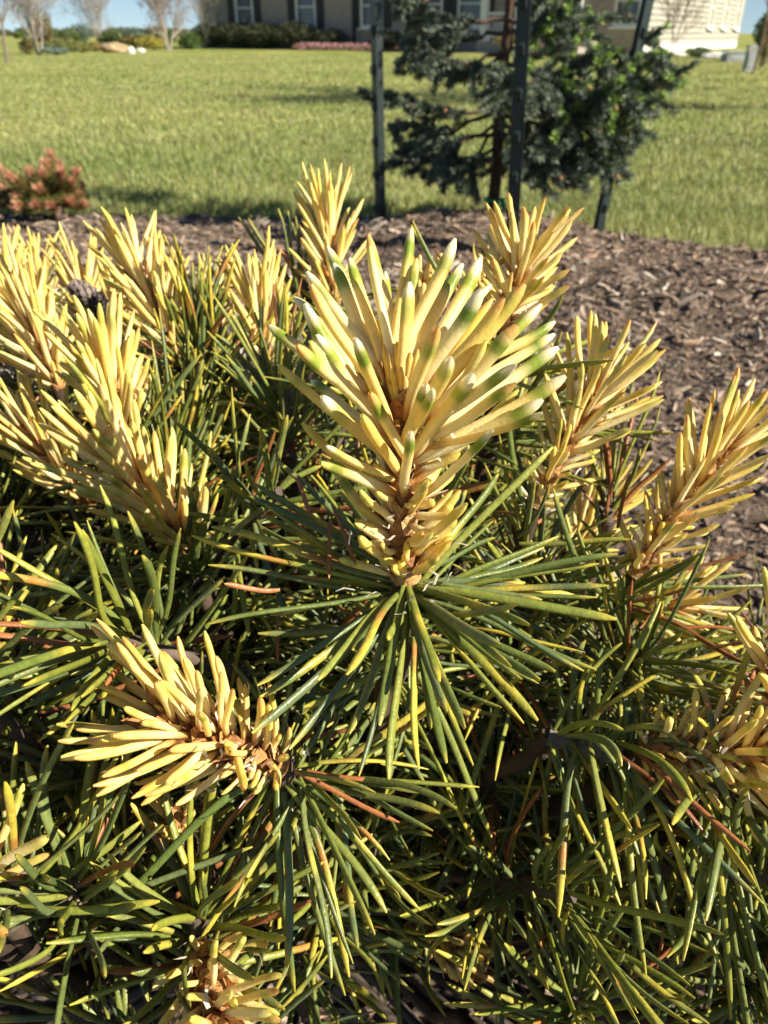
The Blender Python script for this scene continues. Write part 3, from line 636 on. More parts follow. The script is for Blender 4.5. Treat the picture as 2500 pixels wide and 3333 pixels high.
# ------------------------------------------------------------------ the pine shrub
ROOT = np.array([-.06, .33, 0.0])
shrub = thing('dwarf_pine', (ROOT[0], ROOT[1], 0), 'large dwarf pine with cream yellow new shoots above dark green needles', 'shrub')
RO = Vector(ROOT)
def build_part(mb, name, mat, parent, kind=None):
    off = ROOT if parent == shrub else ROOT
    o = mb.build(name, mat, parent, kind, origin=ROOT); return o
def perp_frame(ax):
    ref = np.array([0, 0, 1.]) if abs(ax[2]) < .8 else np.array([0, 1., 0]); a = unit(np.cross(ax, ref)); return a, np.cross(ax, a)
BROWNS = np.array([[.42, .20, .065], [.52, .28, .10], [.30, .13, .045], [.60, .38, .17]])
KEY = []                         # (x0,y0,x1,y1,radius,t) screen capsules kept clear of filler in front
def stem_to_root(base, ax, shoot_r, name='branch'):
    base = np.asarray(base); r = np.array([ROOT[0], ROOT[1], .02]); L = np.linalg.norm(base-r)
    c1 = base-ax*.03+np.array([0, .01, -.09]); hd = base[:2]-r[:2]; c2 = r+np.array([hd[0]*.25, hd[1]*.25, L*.35])
    t = np.linspace(0, 1, 16)[:, None]; q = (1-t)**3*base+3*(1-t)**2*t*c1+3*(1-t)*t*t*c2+t**3*r
    q[2:-1] += rng.normal(0, .003, (13, 3)); m = MB(); m.tube(q, np.linspace(shoot_r*.9, .004, 16), 8, np.array([.075, .05, .034])*rng.uniform(.7, 1.2))
    build_part(m, name, M_BARK, shrub); return q
def shoot_mesh(pts, r0, r1, nb, paper, lo=0.0, brown=1.0):
    """stem with bract scales and torn white sheaths"""
    m = MB(); n = len(pts); rr = np.linspace(r0, r1, n); cols = np.array([BROWNS[rng.integers(0, 3)] for _ in range(n)])*.8*brown
    m.tube(pts, rr, 9, cols)
    seg = pts[1:]-pts[:-1]
    for k in range(nb):
        s = rng.random()*(n-1.001); i = int(s); f = s-i; p = pts[i]*(1-f)+pts[i+1]*f; ax = unit(seg[i]); a, b = perp_frame(ax); ph = rng.uniform(0, 6.28)
        rd = a*math.cos(ph)+b*math.sin(ph); tg = np.cross(ax, rd); r = rr[i]*.9; l = r0*rng.uniform(.9, 2.0); w_ = r0*rng.uniform(.35, .6); op = rng.uniform(.15, .7)
        p0 = p+rd*r; tip = p0+ax*l+rd*l*op; mid = p0+ax*l*.5+rd*l*op*.25
        m.add([p0-tg*w_*.6, p0+tg*w_*.6, mid+tg*w_, tip, mid-tg*w_], [[0, 1, 2, 4]], BROWNS[rng.integers(0, 4)]*rng.uniform(.7, 1.2)*brown); b0 = m.n-5; m.F3.append(np.array([[b0+4, b0+2, b0+3]]))
    pm = MB()
    for k in range(paper):
        s = (rng.random()**1.3)*(n-1.001); i = int(s); p = pts[i]; ax = unit(seg[min(i, n-2)]); a, b = perp_frame(ax); ph = rng.uniform(0, 6.28)
        rd = a*math.cos(ph)+b*math.sin(ph); tg = np.cross(ax, rd); p0 = p+rd*(rr[i]+rng.uniform(.001, .010)*r0/.0035); w_ = rng.uniform(.0002, .0005)*min(1.3, r0/.0035); l = rng.uniform(.002, .006)*min(1.3, r0/.0035)
        d = unit(ax*rng.uniform(.2, 1)+rd*rng.uniform(.3, 1)+rng.normal(0, .3, 3)); q1 = p0+d*l*.5+rng.normal(0, .0008, 3); q2 = q1+unit(d+rng.normal(0, .8, 3))*l*.5; cv = np.array([.80, .70, .55])*rng.uniform(.75, 1.1)
        m2 = [p0-tg*w_, p0+tg*w_, q1+tg*w_*1.2, q1-tg*w_, q2+tg*w_*.6+rd*w_, q2-tg*w_*.6]
        pm.add(m2, [[0, 1, 2, 3], [3, 2, 4, 5]], cv)
    return m, pm
GA = 2.39996
def whorl(base, ax, n, L, R, shoot, down=.05, ang=(55, 100), droop=-.12, dead=.03, skip=None, up=0.0, minind=0):
    a, b = perp_frame(ax)
    for i in range(n):
        s = rng.random(); p = base-ax*down*s; th = math.radians(lerp(ang[0], ang[1], s)+rng.normal(0, 9)); ph = i*GA+rng.normal(0, .25)
        rd = a*math.cos(ph)+b*math.sin(ph); d = unit(ax*math.cos(th)+rd*math.sin(th)+rng.normal(0, .06, 3)+np.array([0, 0, up]))
        if skip is not None and skip(p, d): continue
        bend = np.array([0, 0, droop])*rng.uniform(.3, 1.5)+rng.normal(0, .11, 3)+ax*rng.uniform(-.05, .25)
        put('green', p+rd*.002, d, L*rng.uniform(.7, 1.12), R*rng.uniform(.85, 1.12), bend, shoot, dead=dead, minind=minind)
def cream_shoot(bp, tp, tb_, tt, n, L, R, gn=45, gL=.052, gR=.00115, ang=(70, 20), stub=.35, orange=.3, gb=1.0, curve=.0, traced=None, down=.06, gang=(55, 100), rstem=.0034, clear=True, paper=26, droop=-.12, up=0.0, apex=12, brown=1.0, n_lo=None):
    b0 = P(*bp, tb_); t0 = P(*tp, tt); ax = unit(t0-b0); K_ = 14; a, b = perp_frame(ax); k = np.linspace(0, 1, K_)[:, None]
    pts = b0+(t0-b0)*k+(np.sin(k*math.pi)*curve)*np.array([0, 0, -1.])*np.linalg.norm(t0-b0)+np.cumsum(rng.normal(0, .0004, (K_, 3)), 0)
    m, pm = shoot_mesh(pts, rstem, rstem*.62, int(n*1.6), paper, brown=brown); so_ = build_part(m, 'cream_shoot', M_STEM, shrub)
    if paper: build_part(pm, 'torn_sheaths', M_PAPER, so_, 'stuff')
    KEY.append((bp[0], bp[1], tp[0], tp[1], L*FPX/tt*.75, min(tb_, tt)))
    for i in range(n):
        s = .02+.98*(i+.5)/n; f = s*(K_-1); j = min(int(f), K_-2); p = pts[j]+(pts[j+1]-pts[j])*(f-j)
        th = math.radians(lerp(ang[0], ang[1], s**.8)+rng.normal(0, 7)); ph = i*GA+rng.normal(0, .2); rd = a*math.cos(ph)+b*math.sin(ph)
        fl = rng.uniform(.22, .6) if s < stub and rng.random() < .75 else lerp(.72, 1.0, min(1, (s-.1)*1.4))*rng.uniform(.85, 1.1)
        if s > .93: fl *= rng.uniform(.6, .9)
        d = unit(ax*math.cos(th)+rd*math.sin(th)+rng.normal(0, .05, 3)); bend = ax*rng.uniform(.0, .28)*math.sin(th)+rng.normal(0, .05, 3)
        put('cream', p+rd*rstem*.7, d, L*fl, R*1.20*rng.uniform(.85, 1.15)*(.85 if fl < .6 else 1), bend, so_, orange=orange, gb=gb*rng.uniform(.3, 1), s=s)
    for i in range(apex):          # unopened tip
        ph = i*GA; rd = a*math.cos(ph)+b*math.sin(ph); d = unit(ax+rd*rng.uniform(.1, .4)); put('cream', pts[-1]-ax*.006+rd*.0015, d, L*rng.uniform(.2, .42), R*.7, ax*.1, so_, orange=.95, gb=.1, s=1.0)
    if gn: whorl(b0, ax, gn, gL, gR, so_, down=down, ang=gang, droop=droop, up=up)
    stem_to_root(b0, ax, rstem*1.0)
    return so_, pts, ax

# --- main shoot, traced needle by needle
mb0, mt0, tB, tT = (1318, 1880), (1292, 1230), .252, .215
main, mp, max_ = cream_shoot(mb0, mt0, tB, tT, 32, .040, .00140, gn=0, ang=(66, 30), stub=.5, orange=.15, rstem=.0052, paper=60, apex=14)
a_, b_ = perp_frame(max_)
for i in range(64):
    s = rng.uniform(.02, .62); ph = i*GA; rd = a_*math.cos(ph)+b_*math.sin(ph); th = math.radians(rng.uniform(35, 85)); d = unit(max_*math.cos(th)+rd*math.sin(th))
    put('cream', mp[0]+(mp[-1]-mp[0])*s+rd*.0045, d, rng.uniform(.006, .015), rng.uniform(.0010, .0015), max_*rng.uniform(.1, .6)+rng.normal(0, .12, 3), main, orange=.3, gb=.5*(rng.random() < .3), s=s)
def c3(x, y): return 800+.7233*x, 500+.7233*y
TR = [((590,760),(555,345),50,-1),((720,640),(745,330),45,-1),((800,960),(935,385),56,0),((640,960),(388,500),55,0),((600,900),(470,480),45,0),((640,950),(362,425),50,-1),((650,1230),(738,575),60,1),((565,1260),(270,670),60,1),
 ((600,880),(272,535),52,0),((480,940),(220,655),50,0),((360,1010),(105,775),50,0),((430,1110),(230,858),56,1),((560,1250),(318,818),52,1),((595,1180),(490,828),52,1),((640,1340),(345,1092),60,1),((480,1190),(288,1028),44,0),
 ((600,1400),(365,1325),36,1),((712,1290),(805,1040),56,1),((808,1240),(826,1062),46,1),((835,1200),(918,915),66,1),((835,1310),(1015,995),66,1),((716,1480),(738,1255),46,1),((890,800),(985,492),50,-1),((870,980),(1060,465),60,0),
 ((815,1040),(1062,605),66,1),((915,1090),(1262,585),66,1),((1010,830),(1110,588),40,-1),((950,1140),(1238,765),70,1),((990,1060),(1335,685),50,0),((1090,990),(1382,758),45,0),((1000,1180),(1412,882),56,0),((955,1300),(1445,998),60,1),
 ((845,1330),(1335,1108),60,1),((900,1240),(1235,1038),50,1),((1090,1255),(1330,1178),35,1),((950,1480),(1112,1248),40,1),((690,660),(625,530),40,-1),((1000,1150),(1222,958),50,1),((1090,1060),(1390,818),45,0),((760,1330),(560,1080),50,1),((780,1150),(700,800),50,0),((840,1120),(880,760),50,0)]
for bs, tpx, w_, fr in TR:
    bx_, by_ = c3(*bs); tx_, ty_ = c3(*tpx)
    s = np.clip((1880-by_)/(1880-1230), 0.05, 1.0); pb = mp[0]+(mp[-1]-mp[0])*s; t_b = proj(pb)[2]-.004*fr
    # root on the stem, pushed to the traced side
    pbase = P(bx_+(proj(pb)[0]-bx_)*.6, by_+40, t_b) if fr >= 0 and by_ > 1200 else pb+rng.normal(0, .002, 3)+np.array([0, .003, 0]); best = None
    for t in np.linspace(.15, .27, 121):
        q = P(tx_, ty_, t); l = np.linalg.norm(q-pbase); c = ((l-(.043 if fr >= 0 else .047))/.006)**2+((t-t_b+.014*fr)/.012)**2
        if best is None or c < best[0]: best = (c, q, t, l)
    _, q, t, l = best; d = unit(q-pbase); bd = np.cross(d, np.cross(max_, d))*rng.uniform(.05, .14)
    put('cream', pbase, unit(d-bd*.9), l, w_*.7233/FPX*t/2*1.22, bd, main, orange=.12, gb=1.0, s=s, minind=1)
# --- its rosette of last year's green needles
def c4(x, y): return 600+.9042*x, 1300+.9042*y
RTIPS = [(1045,1315),(945,1310),(855,1325),(745,1355),(630,1350),(590,1195),(380,1255),(245,1195),(265,1070),(255,1030),(570,995),(305,775),(85,815),(80,600),(30,485),(90,465),(290,425),(265,300),(225,340),(320,215),(455,270),
 (945,1125),(915,1020),(1225,1170),(1280,1170),(1180,960),(1145,885),(1220,1005),(1285,1015),(1450,975),(1550,790),(1490,710),(1520,670),(1195,720),(1250,815),(1110,440),(1125,500),(1125,265),(1345,490),(1330,165),(1500,585),(1230,665),(1325,980),(1485,965),(350,560),(420,520),(1080,430),(1010,330),(560,330),(1400,700),(700,1180),(480,1000),(1010,1180),(340,640),(1300,560),(1560,560)]
SHORT = [((600,905),1),((735,865),1),((985,500),1),((1285,722),0),((600,330),0)]
hub = mp[0]; hz = hub[2]
for (x, y), sh in [(t, None) for t in RTIPS]+SHORT:
    px_, py_ = c4(x, y); best = None; want = .056 if sh is None else .033
    for t in np.linspace(.16, .36, 201):
        q = P(px_, py_, t); l = np.linalg.norm(q-hub); c = ((l-want)/.007)**2+((q[2]-hz+.006)/.016)**2
        if best is None or c < best[0]: best = (c, q, l)
    q = best[1]; dd = unit(q-hub); st = hub-max_*rng.uniform(-.001, .011)+dd*.0035; d = unit(q-st); l = np.linalg.norm(q-st)
    bd = np.array([0, 0, -.10])*rng.uniform(-.4, 1.3)+rng.normal(0, .04, 3); put('green', st, d-bd, l, .00138*rng.uniform(.9, 1.12), bd, main, dead=.0, minind=1, kink=.008)
whorl(hub-max_*.01, max_, 20, .050, .00120, main, down=.03, ang=(70, 115), dead=.05)
KEY.append((1318, 1880, 1370, 2350, 420, .235)); KEY.append((1320, 1880, 1900, 1900, 260, .25)); KEY.append((1320, 1880, 750, 1950, 260, .25))

# --- other cream shoots (base px, tip px, depth base, depth tip)
cream_shoot((1090, 1010), (1068, 735), .47, .46, 64, .037, .00125, gn=34, ang=(58, 17), stub=.25, orange=.35, gb=.5)
cream_shoot((1640, 1080), (1705, 800), .335, .325, 58, .029, .00118, gn=30, ang=(70, 34), stub=.3, orange=.8, gb=.6)
cream_shoot((590, 1180), (440, 850), .42, .42, 80, .035, .00130, gn=40, ang=(64, 18), stub=.2, orange=.3, gb=.5)
cream_shoot((150, 990), (122, 880), .62, .62, 44, .036, .00125, gn=24, ang=(60, 18), stub=.2, gb=.3)
cream_shoot((285, 1060), (255, 905), .56, .56, 46, .038, .00125, gn=26, ang=(60, 16), stub=.2, gb=.3, orange=.4)
cream_shoot((190, 1270), (88, 1020), .41, .41, 76, .038, .00130, gn=34, ang=(56, 14), stub=.2, orange=.4, gb=.4)
cream_shoot((410, 1420), (335, 1200), .36, .355, 70, .034, .00128, gn=30, ang=(58, 16), stub=.15, orange=.2, gb=.7)
cream_shoot((640, 1800), (385, 1490), .33, .315, 86, .036, .00130, gn=46, ang=(60, 16), stub=.25, orange=.2, gb=.8, gang=(60, 120), down=.05)
cream_shoot((290, 1660), (95, 1390), .38, .37, 58, .036, .00115, gn=34, ang=(58, 16), stub=.2, gb=.5)
cream_shoot((872, 1180), (850, 985), .43, .43, 66, .036, .00120, gn=36, ang=(52, 16), stub=.25, gb=.5)
cream_shoot((1740, 1650), (1965, 1250), .325, .315, 66, .032, .00112, gn=36, ang=(68, 26), stub=.4, orange=.25, gb=.8, paper=60)
cream_shoot((2060, 1880), (2380, 1420), .325, .315, 84, .031, .00112, gn=34, ang=(66, 22), stub=.42, orange=.7, gb=.9, paper=70)
cream_shoot((905, 2490), (500, 2330), .248, .222, 104, .028, .00104, gn=30, gL=.05, ang=(84, 32), stub=.42, orange=.8, gb=.7, rstem=.0050, paper=60, gang=(70, 130), down=.03)
cream_shoot((2090, 2440), (2640, 2430), .275, .25, 90, .025, .00112, gn=0, ang=(88, 50), stub=.5, orange=.3, gb=.9, rstem=.0050, paper=60)
cream_shoot((2540, 2290), (2540, 2110), .26, .25, 13, .030, .0012, gn=0, ang=(50, 20), gb=.9, stub=.1)
cream_shoot((655, 3110), (720, 3330), .245, .215, 46, .022, .00110, gn=0, ang=(80, 45), stub=.45, orange=.2, gb=.8, rstem=.0050, paper=14)
cream_shoot((1320, 2980), (1530, 3130), .35, .335, 60, .010, .0011, gn=24, ang=(70, 25), stub=.1, orange=.9, gb=.0, rstem=.006, paper=20, apex=26, brown=.8)
cream_shoot((-130, 2960), (-95, 2810), .22, .21, 12, .030, .0013, gn=0, ang=(55, 25), gb=.9, stub=.1)
cream_shoot((1850, 1790), (1950, 1640), .42, .42, 46, .034, .0012, gn=24, ang=(55, 20), stub=.2, gb=.3)
cream_shoot((1355, 1080), (1378, 910), .34, .335, 40, .014, .0011, gn=20, ang=(40, 12), stub=.05, orange=1.0, gb=.0, brown=1.1, apex=24)
cream_shoot((580, 960), (568, 890), .52, .52, 30, .018, .0011, gn=14, ang=(40, 14), stub=.05, orange=1.0, gb=.0)
cream_shoot((20, 1000), (0, 890), .5, .5, 40, .036, .0012, gn=20, ang=(56, 16), stub=.2, gb=.3)
cream_shoot((390, 1080), (385, 960), .52, .52, 40, .034, .0012, gn=20, ang=(50, 16), stub=.2, gb=.3)
cream_shoot((1990, 2110), (2020, 2060), .46, .45, 40, .026, .0012, gn=20, ang=(65, 25), stub=.1, gb=.2, orange=.7)
cream_shoot((2060, 1990), (2260, 1960), .335, .33, 30, .026, .0011, gn=16, ang=(70, 30), stub=.3, gb=.8, orange=.3)
cream_shoot((600, 2720), (560, 2650), .27, .265, 14, .014, .0011, gn=0, ang=(60, 30), orange=.9, gb=.2)
cream_shoot((1560, 1160), (1600, 1000), .40, .40, 44, .036, .0012, gn=20, ang=(52, 18), stub=.2, orange=.5, gb=.5)
cream_shoot((700, 1120), (690, 980), .56, .56, 30, .034, .0012, gn=18, ang=(55, 18), gb=.3)

# --- green shoots: (base px, tip px, t base, t tip, count, length, radius)
def green_shoot(bp, tp, tb_, tt, n, L, R, ang=(50, 30), droop=-.05, dead=.03, name='green_shoot', bark=(.14, .11, .08), clear=0, minind=0):
    b0 = P(*bp, tb_); t0 = P(*tp, tt); ax = unit(t0-b0); LL = np.linalg.norm(t0-b0); a, b = perp_frame(ax); m = MB(); k = np.linspace(0, 1, 10)[:, None]
    pts = b0+(t0-b0)*k+np.cumsum(rng.normal(0, .0006, (10, 3)), 0); m.tube(pts, np.linspace(.0036, .0024, 10), 8, np.array(bark)*rng.uniform(.8, 1.2))
    for q in range(40):             # old leaf-cushion stubs
        s = rng.random()*8.9; i = int(s); p = pts[i]+(pts[i+1]-pts[i])*(s-i); ph = rng.uniform(0, 6.28); rd = a*math.cos(ph)+b*math.sin(ph); m.tube([p+rd*.002, p+rd*.0055+ax*.002], [.0012, .0006], 4, np.array(bark)*rng.uniform(.6, 1.7))
    so_ = build_part(m, name, M_BARK, shrub)
    for i in range(n):
        s = (i+.5)/n; p = b0+(t0-b0)*s; th = math.radians(lerp(ang[0], ang[1], s)+rng.normal(0, 10)); ph = i*GA+rng.normal(0, .25); rd = a*math.cos(ph)+b*math.sin(ph)
        d = unit(ax*math.cos(th)+rd*math.sin(th)+rng.normal(0, .06, 3)); put('green', p+rd*.002, d, L*rng.uniform(.7, 1.12), R*1.25*rng.uniform(.85, 1.15), np.array([0, 0, droop])*rng.uniform(.2, 1.8)+ax*rng.uniform(0, .2)+rng.normal(0, .13, 3), so_, dead=dead, minind=minind)
    if clear: KEY.append((bp[0], bp[1], tp[0], tp[1], clear, min(tb_, tt)))
    stem_to_root(b0, ax, .0036); return so_
green_shoot((655, 3160), (660, 2960), .27, .252, 62, .050, .00100, ang=(75, 28), clear=330)
green_shoot((1880, 3400), (1870, 3240), .285, .27, 60, .046, .00098, ang=(80, 30), clear=300)
green_shoot((1790, 2390), (2110, 2440), .285, .28, 66, .056, .00100, ang=(85, 80), droop=-.45, clear=260, bark=(.20, .17, .15))
green_shoot((2300, 2560), (2420, 2600), .27, .265, 30, .062, .00100, ang=(95, 80), droop=-.35)
green_shoot((960, 2560), (890, 2500), .265, .25, 30, .055, .00098, ang=(130, 95), droop=-.25, dead=.12)
green_shoot((260, 2980), (240, 2860), .25, .24, 34, .048, .00100, ang=(65, 25))
green_shoot((30, 3000), (20, 2840), .24, .23, 26, .048, .00100, ang=(65, 25))
green_shoot((640, 1900), (560, 1860), .33, .33, 56, .060, .00100, ang=(110, 60), droop=-.05)
green_shoot((560, 1720), (570, 1480), .39, .38, 74, .052, .00098, ang=(55, 18))
green_shoot((640, 1560), (620, 1330), .42, .42, 64, .052, .00098, ang=(55, 18))
green_shoot((640, 1240), (640, 1050), .43, .42, 54, .044, .00098, ang=(50, 14))
green_shoot((700, 1400), (720, 1200), .44, .43, 54, .050, .00098, ang=(60, 20))
green_shoot((940, 1480), (900, 1260), .40, .39, 54, .052, .00098, ang=(65, 24))
green_shoot((60, 2130), (80, 2000), .30, .29, 44, .048, .00098, ang=(70, 30), dead=.08)
green_shoot((100, 2430), (120, 2280), .30, .29, 44, .048, .00098, ang=(70, 30), dead=.12)
green_shoot((1000, 1080), (960, 900), .48, .48, 34, .045, .00100, ang=(45, 14), dead=.1)
green_shoot((1700, 2000), (1760, 1850), .36, .35, 54, .052, .00098, ang=(75, 35))
green_shoot((2000, 2240), (2100, 2120), .33, .32, 54, .052, .00098, ang=(75, 35))
green_shoot((1600, 1480), (1700, 1330), .37, .36, 44, .050, .00098, ang=(75, 35))
green_shoot((1980, 1700), (1990, 1560), .38, .38, 20, .055, .00095, ang=(35, 14), dead=.3)
green_shoot((2300, 2950), (2420, 2960), .32, .31, 50, .056, .00100, ang=(90, 60), droop=-.25, dead=.06)
green_shoot((2400, 3250), (2480, 3180), .29, .28, 44, .046, .00100, ang=(80, 40), dead=.06)
green_shoot((420, 3020), (440, 2880), .29, .28, 44, .048, .00098, ang=(70, 30))
for (x_, y_, t_, n_) in ((1450,2480,.36,46),(1300,2700,.37,46),(1600,2640,.35,46),(1130,2820,.36,44),(1040,2990,.33,40),(1180,2560,.37,44),(1400,2620,.40,40),(1700,2800,.36,44),(1000,2300,.36,44),(1700,2250,.35,46),(1560,2330,.37,44),(1950,2750,.36,40),(1120,2150,.36,40),(980,3180,.34,34),(300,2250,.33,44),(330,1990,.37,44),(1950,3050,.37,34),(180,2620,.33,40)):
    green_shoot((x_, y_), (x_+rng.uniform(-60, 60), y_-90), t_, t_-.03, n_, .052, .00092, ang=(105, 45), droop=-.28, dead=.05)
green_shoot((1230, 2330), (1290, 2200), .33, .32, 44, .052, .00098, ang=(95, 60), droop=-.3, dead=.05)

# --- the rest of the bush: green sprays over the mound of the canopy
def canopy(x, y):
    z = H-.185-.12*smooth(.0, 1.0, (.19-y)/.20)-.10*smooth(.0, 1, (.02-y)/.15)
    z = z-.30*smooth(.12, .42, x)-.12*smooth(.55, .85, y)-.18*smooth(.45, .8, -x)
    return z
CLEAR = [(1830, 900), (2600, 900), (2600, 2000), (2330, 2050), (2120, 1830), (2080, 1560), (1900, 1400)]
TOPL = np.array([[-400, 960], [0, 960], [400, 990], [620, 1000], [900, 1010], [1100, 1040], [1500, 1060], [1700, 1150], [1900, 1400], [2100, 1900], [2600, 2100], [3200, 2300]])
def inpoly(x, y, poly):
    c = False; j = len(poly)-1
    for i in range(len(poly)):
        if (poly[i][1] > y) != (poly[j][1] > y) and x < (poly[j][0]-poly[i][0])*(y-poly[i][1])/(poly[j][1]-poly[i][1])+poly[i][0]: c = not c
        j = i
    return c
def capd(x, y, k):
    a = np.array(k[:2]); b = np.array(k[2:4]); ab = b-a; u = np.clip(((x-a[0])*ab[0]+(y-a[1])*ab[1])/(ab@ab+1e-6), 0, 1); return math.hypot(x-a[0]-ab[0]*u, y-a[1]-ab[1]*u)
def blocked(p, d, L):
    for f in (0, .5, 1.0):
        q = p+d*L*f; u, v, t = proj(q)
        if t < .19: return True
        if inpoly(u, v, CLEAR): return True
        if v < np.interp(u, TOPL[:, 0], TOPL[:, 1]) and -200 < u < 2700: return True
        for k in KEY:
            if t < k[5]+.03 and capd(u, v, k) < k[4]: return True
    return False
cnt = 0; fill = MB()
for it in range(9000):
    if cnt >= 400: break
    x = rng.uniform(-.62, .42); y = rng.uniform(-.12, .72); dep = rng.random()**1.4*.20
    z = canopy(x, y)-dep
    if z < .06: continue
    p = np.array([x, y, z]); rel = p-np.array([ROOT[0], ROOT[1], z-.18]); ax = unit(unit(rel)+rng.normal(0, .38, 3)+np.array([0, 0, .25])); LL = rng.uniform(.045, .085)
    u, v, t = proj(p)
    if 1180 < u < 1760 and v > 2880 and rng.random() < .75: continue
    pend = p+ax*(LL+.035)
    if blocked(p-ax*.02, (pend-p)/(LL+.035), LL+.05): continue
    if t > .05 and (not (-500 < u < 3000 and -200 < v < 3900)) and rng.random() < .5: continue
    cnt += 1; a, b = perp_frame(ax)
    fill.tube([p-ax*.05, p, p+ax*LL], [.0034, .003, .002], 6, (.12, .09, .07))
    st = np.array([ROOT[0], ROOT[1], .06]); mid = (p-ax*.05)*.55+st*.45+np.array([0, 0, -.02]); fill.tube([p-ax*.05, mid, st+rng.normal(0, .01, 3)], [.003, .0035, .004], 5, (.10, .08, .06), cap=False)
    for i in range(int(rng.uniform(38, 56))):
        s = rng.random(); th = math.radians(lerp(78, 24, s)+rng.normal(0, 10)); ph = i*GA+rng.normal(0, .3); rd = a*math.cos(ph)+b*math.sin(ph); d = unit(ax*math.cos(th)+rd*math.sin(th))
        L = rng.uniform(.036, .058); bend = np.array([0, 0, -.08])*rng.uniform(0, 2)+rng.normal(0, .12, 3)+ax*rng.uniform(0, .25)
        put('green', p+ax*LL*s+rd*.002, d, L, (.00118*rng.uniform(.85, 1.15)), bend, None, dead=.05)
print('fill sprays', cnt)
build_part(fill, 'inner_twigs', M_BARK, shrub, 'stuff')
# loose dead needles caught in the bush
for (bx_, by_, tx_, ty_, t) in ((910, 1920, 735, 1925, .235), (965, 1555, 1010, 1680, .26), (1080, 1640, 1160, 1830, .25), (960, 2510, 1280, 2690, .24), (1000, 2510, 1330, 2555, .245), (900, 2420, 1180, 2360, .27), (905, 2000, 900, 2150, .28), (240, 2090, 0, 2300, .30), (230, 2200, 60, 2400, .3),
      (2140, 1870, 2450, 1820, .30), (2200, 2050, 2460, 2020, .31), (2300, 2110, 2480, 2080, .3), (2010, 1720, 2035, 1530, .33), (1960, 1760, 1985, 1560, .33), (1850, 2520, 1930, 2990, .3), (2120, 3230, 2180, 3020, .28), (2330, 3230, 2460, 3160, .28), (2240, 3160, 2380, 2950, .29), (1075, 1690, 1070, 1870, .25), (2150, 1960, 2080, 2060, .30), (910, 590+280, 885, 800, .5)):
    a_ = P(bx_, by_, t+.004); b_ = P(tx_, ty_, t-.006); L = np.linalg.norm(b_-a_); put('green', a_, unit(b_-a_), L, .0008, rng.normal(0, .05, 3), None, dead=1.1, minind=1)

# --- cones and old buds
def cone(px, py, t, size, axis, col, name='cone'):
    c = P(px, py, t); ax = unit(axis); a, b = perp_frame(ax); m = MB(); k = np.linspace(0, 1, 8); m.tube([c+ax*size*(q-.5) for q in k], size*.26*np.sin(k*2.7+.25), 10, np.array(col)*.6)
    for i in range(60):
        s = (i+.5)/60; r = size*.30*math.sin(s*2.6+.3); ph = i*GA; rd = a*math.cos(ph)+b*math.sin(ph); tg = np.cross(ax, rd); p = c+ax*size*(s-.5)+rd*r*.85; w_ = size*.085
        m.add([p-tg*w_-ax*w_, p+tg*w_-ax*w_, p+tg*w_*.8+ax*w_+rd*w_*.9, p-tg*w_*.8+ax*w_+rd*w_*.9, p+rd*w_*1.5+ax*w_*.1], [[0, 1, 2, 3]], np.array(col)*rng.uniform(.7, 1.3))
        b0 = m.n-5; m.F3.append(np.array([[b0, b0+1, b0+4], [b0+1, b0+2, b0+4], [b0+2, b0+3, b0+4], [b0+3, b0, b0+4]]))
    build_part(m, name, M_STEM, shrub)
cone(280, 960, .50, .022, (-.5, -.2, .6), (.20, .16, .14)); cone(318, 1000, .49, .020, (.3, -.3, .6), (.13, .10, .09)); cone(785, 1195, .42, .024, (.3, -.4, .6), (.46, .40, .33)); cone(22, 1235, .42, .018, (.3, -.4, .6), (.48, .44, .38))

# --- realise the needles: the largest ones are pieces of their own, the rest one mass
TEMPL = {}
def realise(kind, mat, colf, single, limit, S1, K1, groove, flat):
    lst = sorted(POOL[kind], key=lambda e: -e['score'])
    def arrays(es):
        n = len(es); A = {k: np.array([e[k] for e in es]) for k in ('p', 'd', 'b', 'L', 'R', 'orange', 'gb', 'dead', 's')}
        A['rn'] = rng.random((n, 10)); A['k'] = rng.normal(0, .011, (n, 3)); A['r'] = unit(rng.normal(size=(n, 3))); A['col'] = colf; return A
    big, rest = lst[:limit], lst[limit:]
    A = arrays(big); V, F, Cc = needle_geo(A, S1, K1, groove, flat)
    for i, e in enumerate(big):
        o = link(single, mesh_np(single, V[i]-ROOT, F, Cc[i]), mat, e['shoot'] if e['shoot'] is not None else shrub)
    near = [e for e in rest if proj(e['p'])[2] < .36 and proj(e['p'])[2] > 0]; far_ = [e for e in rest if not (0 < proj(e['p'])[2] < .36)]
    Vs, Fs, Cs, n0 = [], [], [], 0
    for es, S, K in ((near, 8, 6), (far_, 6, 4)):
        if not es: continue
        V, F, Cc = needle_geo(arrays(es), S, K, 0, flat); n, k = V.shape[:2]; Vs.append(V.reshape(-1, 3)); Cs.append(Cc.reshape(-1, 3)); Fs.append((F[None]+(np.arange(n)*k+n0)[:, None, None]).reshape(-1, 4)); n0 += n*k
    link(single+'s_massed', mesh_np(single, np.vstack(Vs)-ROOT, np.vstack(Fs), np.vstack(Cs)), mat, shrub, 'stuff')
    print(kind, len(lst), 'faces', sum(len(f) for f in Fs))
realise('cream', M_CREAM, col_cream, 'cream_needle', 300, 16, 12, .30, .85)
realise('green', M_GREEN, col_green, 'green_needle', 300, 14, 8, 0, .62)

